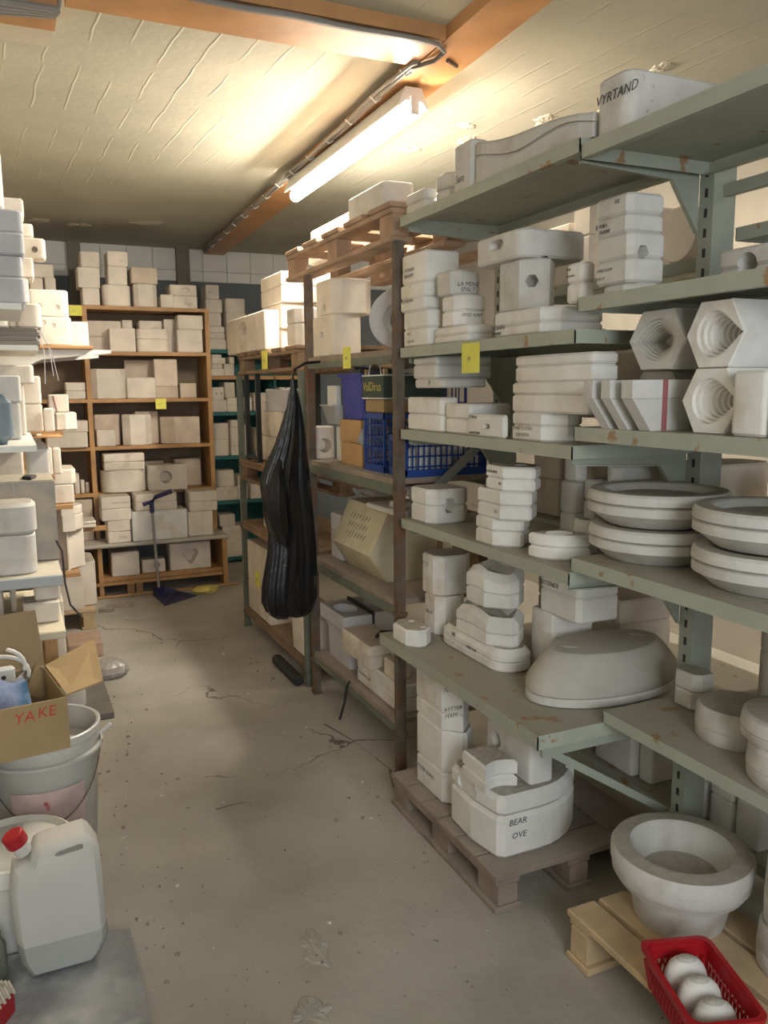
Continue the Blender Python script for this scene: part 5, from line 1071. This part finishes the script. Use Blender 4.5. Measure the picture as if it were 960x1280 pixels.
# bucket with pink label
bk = thing('plastic_bucket', 'big milky white bucket with a pink label and wire handle under the cardboard box', 'bucket', (.02, 2.70, 0)); bx0, by0 = .02, 2.70
q = MB(); q.lathe([(.138, 0), (.142, .006), (.168, .40), (.172, .405), (.172, .425), (.176, .43), (.176, .452), (.171, .455), (.164, .452), (.160, .40), (.134, .012), (.01, .010)], bx0, by0, 56); q.build('bucket_body', HDPE, bk)
q = MB(); q.lathe([(.1805, .375), (.1805, .383), (.168, .385), (.168, .373)], bx0, by0, 48); q.build('rib', HDPE, bk)
q = MB(); R_ = [[(bx0+(.1495+.0675*(zz-.1)+.0035)*math.cos(a), by0+(.1495+.0675*(zz-.1)+.0035)*math.sin(a), zz) for a in [math.radians(-128+4.0*j) for j in range(21)]] for zz in (.13, .19, .25, .30)]
for a in range(3):
    for i in range(20): q.add([R_[a][i], R_[a][i+1], R_[a+1][i+1], R_[a+1][i]], [(0, 1, 2, 3)], 0, True)
q.build('label_sheet', LABELP, bk)
MB().tube([(bx0+.172*math.cos(a), by0+.190*math.sin(a), .405-.20*abs(math.sin(a))**1.2) for a in [-math.pi*k/20 for k in range(21)]], .0022, 6).build('handle', STEEL, bk)
MB().tube([(bx0+.170, by0-.02, .40), (bx0+.205, by0-.03, .43)], .006, 8).build('handle_lug', WPL, bk)
# bucket with lid
b2 = thing('plastic_bucket', 'low white bucket with a ribbed lid behind the jerrycan', 'bucket', (-.075, 2.345, .0))
q = MB(); q.lathe([(.128, 0), (.132, .005), (.150, .235), (.02, .236)], -.075, 2.345, 48); q.build('bucket_body', WPL, b2)
q = MB(); q.lathe([(.156, .215), (.160, .22), (.160, .245), (.154, .262), (.146, .266), (.140, .258), (.134, .250), (.118, .250), (.112, .256), (.02, .257)], -.075, 2.345, 48); q.build('lid', WPL, b2)
# stone slab, jerrycan, brush, glass jar
tag(MB().loft([[(-.44, 1.05, z_), (.20, 1.05, z_), (.200, 2.17, z_), (.14, 2.19, z_), (-.44, 2.19, z_)] for z_ in (.0, .028, .032)]).build('stone_slab', STONE), 'large mottled blue-grey stone slab on the floor in the near left corner', 'slab')
SZ = .0325
jx0, jx1, jy0, jy1 = X_on(2.06, 18, .2), X_on(2.06, 131, .2), 2.06, 2.17
jug = thing('jerrycan', 'half full milky plastic jerrycan with a red cap on the stone slab', 'jerrycan', ((jx0+jx1)/2, (jy0+jy1)/2, SZ))
jh = zat(0, 2.06, 1050)-SZ
JP = [(34, 1207), (22, 1186), (17, 1150), (15, 1098), (18, 1080), (22, 1069), (42, 1066), (48, 1053), (56, 1049), (112, 1043), (119, 1049), (129, 1066), (131, 1100), (133, 1178), (123, 1197), (112, 1201)]
JQ = [(X_on(2.06, px, .2), max(SZ, zat((jx0+jx1)/2, 2.06, py)-.0)) for px, py in JP]
zmin = min(z_ for x_, z_ in JQ); JQ = [(x_, SZ+max(0, z_-zmin)) for x_, z_ in JQ]
for k_ in (0, len(JQ)-1): JQ[k_] = (JQ[k_][0], SZ+.0003)
def jloft(pts, g=0): return [[(x_, y_, z_) for x_, z_, _ in inset(pts, i, 0)] for y_, i in ((jy0-g, .016-g), (jy0+.014-g, .002-g), (jy0+.024, -g), (jy1-.024, -g), (jy1-.014+g, .002-g), (jy1+g, .016-g))]
q = MB(); q.loft(jloft(JQ), 0, True); jo = q.build('can_body', HDPE, jug)
c = MB(); hp = [(X_on(2.06, px, .4), zat((jx0+jx1)/2, 2.06, py)-zmin+SZ) for px, py in ((66, 1060), (72, 1056), (98, 1052), (103, 1054), (102, 1059), (72, 1062))]
c.loft([[(x_, y_, z_) for x_, z_ in hp] for y_ in (jy0-.03, jy1+.03)]); CUTS.append((jo, c))
zw = SZ+jh*.29; lowp = [p for p in JQ if p[1] <= zw]; WQ = [(x_, z_) for x_, z_ in JQ if z_ < zw]
li = [i for i, p in enumerate(JQ) if p[1] >= zw][0]; ri = [i for i, p in enumerate(JQ) if p[1] >= zw][-1]
def cut_(p, q_): t_ = (zw-p[1])/(q_[1]-p[1]); return (p[0]+(q_[0]-p[0])*t_, zw)
WQ = JQ[:li]+[cut_(JQ[li-1], JQ[li])]+[cut_(JQ[ri+1], JQ[ri])]+JQ[ri+1:]
q = MB(); q.loft(jloft(WQ, .0006), 0, True); q.build('water_level', WATER, jug)
q = MB(); a = Vector((jx0+.034, (jy0+jy1)/2, SZ+jh*.865)); d = Vector((-.45, -.1, 1)).normalized(); q.tube([a, a+d*.045], .021, 18); q.build('neck', HDPE, jug)
q = MB(); q.tube([a+d*.030, a+d*.034, a+d*.060, a+d*.064], [.0255, .027, .027, .022], 20); q.build('cap', REDP, jug)
br = thing('scrub_brush', 'red handled scrubbing brush with pale bristles at the left picture edge', 'brush', (-.115, 1.95, SZ))
q = MB(); q.loft([[(x-.035, y+.12, zz) for x, y in ((-.16, 1.74), (-.13, 1.73), (-.055, 1.85), (-.06, 1.90), (-.10, 1.88))] for zz in (SZ+.0005, SZ+.03, SZ+.044)]); q.build('brush_back', REDP, br)
q = MB()
for i in range(9):
    for j in range(3):
        x_, y_ = -.185+.010*i+.008*j, 1.875+.0135*i-.004*j; q.tube([(x_, y_, SZ+.043), (x_-.012, y_+.012, SZ+.072)], .0042, 5)
q.build('bristles', BRISTLE, br)
jr = thing('glass_jar', 'clear glass jar at the left edge beside the jerrycan', 'jar', (-.16, 2.13, SZ))
q = MB(); q.lathe([(.04, SZ), (.045, SZ+.004), (.045, SZ+.09), (.036, SZ+.105), (.036, SZ+.12), (.033, SZ+.12), (.033, SZ+.104), (.041, SZ+.088), (.041, SZ+.008), (.005, SZ+.007)], -.150, 2.115, 28); q.build('jar_body', mat('greenish_glass', (.75, .80, .72), .08, .02, 5, 0, 10, trans=.85, spec=.5), jr)
# cardboard box
BXZ = .4565
x0, x1, y0, y1 = -.345, .092, 2.47, 2.80; zt = zat(.08, 2.47, 872); T_ = .005
cb = thing('cardboard_box', 'open cardboard box with red lettering resting on the big bucket', 'box', (-.12, 2.62, BXZ))
MB().box(x0, x1, y0, y1, BXZ, BXZ+T_).build('box_floor', CARD, cb)
MB().box(x0, x1, y0, y0+T_, BXZ+T_, zt).build('front_panel', CARD, cb)
MB().box(x0, x1, y1-T_, y1, BXZ+T_, zt).build('back_panel', CARD2, cb)
MB().box(x0, x0+T_, y0+T_, y1-T_, BXZ+T_, zt).build('side_panel', CARD, cb)
MB().box(x1-T_, x1, y0+T_, y1-T_, BXZ+T_, zt).build('side_panel', CARD, cb)
def flap(pts, m):
    a = [Vector(p) for p in pts]; n = (a[1]-a[0]).cross(a[2]-a[0]).normalized()*T_*.5; q = MB(); q.loft([[p-n for p in a], [p+n for p in a]]); return q.build('flap', m, cb)
zbk = zat(.1, 2.80, 763)
flap([(x0, y1+.003, zt), (x1+.002, y1+.003, zt), (x1-.006, y1+.045, zbk), (x0, y1+.045, zbk)], CARD2)
flap([(x1+.002, y0+.005, zt+.004), (x1+.002, y1-.015, zt+.004), (X_on(2.78, 136, .8), y1-.02, zat(.28, 2.78, 797)), (X_on(2.48, 129, .7), y0+.01, zat(.25, 2.48, 850))], CARD)
write(cb, 'YA', .092-.148, y0-.0015, zt-.050, '-Y', .045, REDINK, 'lettering', .1); write(cb, 'KE', .092-.085, y0-.0015, zt-.046, '-Y', .045, REDINK, 'lettering', .1)
flap([(x1-.075, y1-.07, zt-.06), (x1-.02, y1-.05, zt-.09), (x1-.02, y1-.05, zt+.0), (x1-.03, y1-.055, zt+.03)], CARD)
q = MB(); NX, NY = 16, 10; vs = []
for j in range(NY+1):
    for i in range(NX+1):
        u, v = i/NX, j/NY; vs.append((x0+.01+(x1-x0-.10)*u, y0+.020+.22*v+.008*math.sin(u*5), zt-.035+.02*v+.115*math.sin(math.pi*min(1, v*1.15))*(1-.45*u)+.010*math.sin(u*17+v*4)+.006*math.sin(v*21+u*6)))
q.add(vs, [(j*(NX+1)+i, j*(NX+1)+i+1, (j+1)*(NX+1)+i+1, (j+1)*(NX+1)+i) for j in range(NY) for i in range(NX)], 0, True)
q.add([(x, y, z_-.02) for x, y, z_ in vs], [(j*(NX+1)+i, j*(NX+1)+i+1, (j+1)*(NX+1)+i+1, (j+1)*(NX+1)+i) for j in range(NY) for i in range(NX)], 0, True)
tag(q.build('folded_cloth', CLOTH), 'rumpled blue cloth filling the front of the open cardboard box', 'cloth')
q = MB(); q.tube([(-.05+.085*math.cos(t)*(1-.02*t), 2.728+.005*math.sin(t)-.0008*t, zt+.015+.055*math.sin(t)+.004*t) for t in [-1.2+.3*k for k in range(30)]], .0062, 8); tag(q.build('coiled_cable', WPL), 'coil of white cable standing in the open cardboard box', 'cable')
pl_ = thing('power_plug', 'white plug block inside the cable coil in the cardboard box', 'plug', (-.035, 2.74, zt-.05)); q = MB(); q.prism(outl('rnd', -.075, .0, 2.752, 2.782, .012), zt-.06, zt+.03, .008); q.build('plug_body', WPL, pl_); MB().tube([(-.036, 2.753, zt), (-.036, 2.7505, zt)], .007, 14).build('socket_hole', DARK, pl_)
# turn the box and what lies in it a little, as it sits askew on the bucket
pv = Vector((.092, 2.47, 0)); RZ = Matrix.Rotation(math.radians(9), 4, 'Z')
for nm in ('open cardboard box', 'rumpled blue cloth', 'coil of white cable', 'white plug block'):
    for o in COL.objects:
        if str(o.get('label', '')).startswith(nm):
            o.location = RZ @ (o.location-pv)+pv; o.rotation_euler.z += math.radians(9)
# ================================================================== things on the floor
dp = thing('dustpan', 'long handled dark blue dustpan standing in front of the bookcase', 'dustpan', (1.03, 5.95, 0))
P = [(.905, 6.06), (1.0, 6.10), (1.19, 6.03), (1.10, 5.72), (.93, 5.80)]
P = [(X_on(y, px, 0.01), y) for px, y in ((193, 6.02), (205, 6.085), (224, 6.075), (246, 5.90), (206, 5.72))]
q = MB(); q.loft([[(x, y, .001) for x, y in P], [(x, y, .008) for x, y in P]]); q.build('pan', NAVY, dp)
q = MB(); q.loft([[(P[i][0], P[i][1], .008) for i in (4, 0, 1, 2)], [(P[i][0], P[i][1], .055 if i in (0, 1) else .012) for i in (4, 0, 1, 2)]], cap0=False, cap1=False); q.bar((P[0][0], P[0][1], .03), (P[1][0], P[1][1], .03), .02, .06); q.build('pan_rim', NAVY, dp)
hx_ = X_on(6.06, 193, .4); MB().tube([(hx_+.015, 6.06, .03), (hx_-.008, 6.04, .69)], .010, 10).build('handle', GALV, dp)
q = MB(); q.tube([(hx_-.008, 6.04, .62), (hx_-.008, 6.04, .70), (hx_+.02, 6.02, .735), (hx_+.13, 5.99, .775)], .017, 8); q.tube([(hx_-.07, 6.05, .68), (hx_-.008, 6.04, .70)], .014, 8); q.build('grip', NAVY, dp)
q = MB(); q.bar((X_on(6.02, 112, .02), 6.02, .018), (X_on(6.02, 283, .02), 6.05, .018), .02, .02)
tag(MB().tube([(.36, 6.117, .010), (1.52, 6.117, .010)], .0095, 8).build('wooden_stick', PINE), 'thin wooden stick lying on the floor along the pine bench', 'stick')
rnd = random.Random(5); q = MB(); gx, gy = X_on(5.98, 257, .02), 5.98
q.loft([[(gx+r_*1.5*math.cos(t)*(1+.25*rnd.uniform(-1, 1)), gy+r_*math.sin(t)*(1+.25*rnd.uniform(-1, 1)), zz) for t in [2*math.pi*j/18 for j in range(18)]] for zz, r_ in ((.001, .05), (.025, .065), (.045, .05), (.055, .015))], 0, True)
tag(q.build('yellow_rag', YGLOVE), 'crumpled yellow rag on the floor beside the dustpan', 'rag')
for i, (pa, pb) in enumerate((((133, 760), (167, 757)), ((124, 765), (142, 764)))):
    def fl(px, py):
        d = fw*FPX+rt*(px-480)-up*(py-640); k = -CAM.z/d.z; return CAM+d*k
    a, b_ = fl(*pa), fl(*pb); tag(MB().bar((a.x, a.y, .012), (b_.x, b_.y, .012), .05, .024).build('wood_strip', WOODD), ('longer grey wood strip on the floor left of the dustpan', 'shorter grey wood strip on the floor near the small pallet')[i], 'wood strip', 'wood strips on the floor')
crust('floor_chip', .65, 1.92, .0, .05, FLOOR, 'rough plaster spill stuck to the floor in the middle foreground', 'plaster spill', 77, 1, 1.5)
crust('floor_chip', .56, 1.69, .0, .07, FLOOR, 'larger rough plaster spill at the bottom edge of the floor', 'plaster spill', 78, 1, .9)
q = MB(); rnd = random.Random(11)
for i in range(420):
    if rnd.random() < .45: x_, y_ = .20+abs(rnd.gauss(0, .16)), rnd.uniform(1.7, 5.2)
    elif rnd.random() < .6: x_, y_ = 1.16-abs(rnd.gauss(0, .14)), rnd.uniform(1.6, 4.8)
    else: x_, y_ = rnd.uniform(.3, 1.1), rnd.uniform(1.6, 6.0)
    if (y_ > 3.75 and x_ < .36) or (y_ > 4.2 and x_ < .55) or y_ > 5.55: continue
    if y_ < 2.2 and x_ < .22: continue
    r_ = rnd.choice((.002, .002, .003, .003, .004, .005, .008)); pts = [(x_+r_*rnd.uniform(.6, 1.2)*math.cos(t), y_+r_*rnd.uniform(.6, 1.2)*math.sin(t)) for t in [2*math.pi*k/5 for k in range(5)]]
    q.loft([[(a, b_, 0) for a, b_ in pts], [(x_+(a-x_)*.6, y_+(b_-y_)*.6, r_*.8) for a, b_ in pts]], rnd.choice((0, 1, 1, 1)))
o = q.build('plaster_crumbs', [PG, WOODD]); tag(o, 'plaster crumbs and dirt scattered over the concrete floor', 'debris', kind='stuff')
for i, pts in enumerate((((256, 972), (270, 970), (283, 972), (297, 971)), ((270, 1012), (290, 1006), (305, 1003), (330, 1008)), ((405, 905), (440, 925), (470, 948), (488, 962), (492, 985)))):
    P = [fl(*p) for p in pts]; q = MB()
    for j in range(len(P)-1):
        a, b_ = P[j], P[j+1]; d = (b_-a).normalized(); n_ = Vector((-d.y, d.x, 0))*(.004+.003*math.sin(j*2+i)); q.add([(a-n_)[:2]+(.0006,), (b_-n_*.6)[:2]+(.0006,), (b_+n_*.6)[:2]+(.0006,), (a+n_)[:2]+(.0006,)], [(0, 1, 2, 3)])
    o = q.build('floor_crack', SLABD); o['kind'] = 'structure'
# ================================================================== cut the hollows and set the lettering
dg = bpy.context.evaluated_depsgraph_get()
tmp = []
for o, c in CUTS:
    k = c.build('cutter', PG, loc=(0, 0, 0)); md = o.modifiers.new('hollow', 'BOOLEAN'); md.operation = 'DIFFERENCE'; md.solver = 'EXACT'; md.object = k; tmp.append(k)
txo = []
for parent, s_, loc, face, size, m_, nm, sh in TEXTS:
    cu = bpy.data.curves.new(nm, 'FONT'); cu.body = s_; cu.size = size; cu.shear = sh; cu.extrude = .0004; cu.offset = -.0002; cu.resolution_u = 2
    t = bpy.data.objects.new('text_curve', cu); COL.objects.link(t); txo.append(t)
bpy.context.view_layer.update(); dg = bpy.context.evaluated_depsgraph_get()
new = {}
for o in {o for o, c in CUTS}: new[o] = bpy.data.meshes.new_from_object(o.evaluated_get(dg))
for o, me in new.items(): o.modifiers.clear(); o.data = me
for k in tmp: bpy.data.objects.remove(k, do_unlink=True)
for t, (parent, s_, loc, face, size, m_, nm, sh) in zip(txo, TEXTS):
    me = bpy.data.meshes.new_from_object(t.evaluated_get(dg)); me.materials.clear(); me.materials.append(m_)
    w_ = max((v.co.x for v in me.vertices), default=0)
    R3 = Matrix.Rotation(math.radians(90), 4, 'X') if face == '-Y' else Matrix.Rotation(math.radians(-45), 4, 'Z') @ Matrix.Rotation(math.radians(90), 4, 'X') if face == 'C' else Matrix.Rotation(math.radians(-90), 4, 'Z') @ Matrix.Rotation(math.radians(90), 4, 'X')
    me.transform(R3); o = bpy.data.objects.new(nm, me); COL.objects.link(o); o.parent = parent; o.location = Vector(loc)-WL[parent]
    bpy.data.objects.remove(t, do_unlink=True)
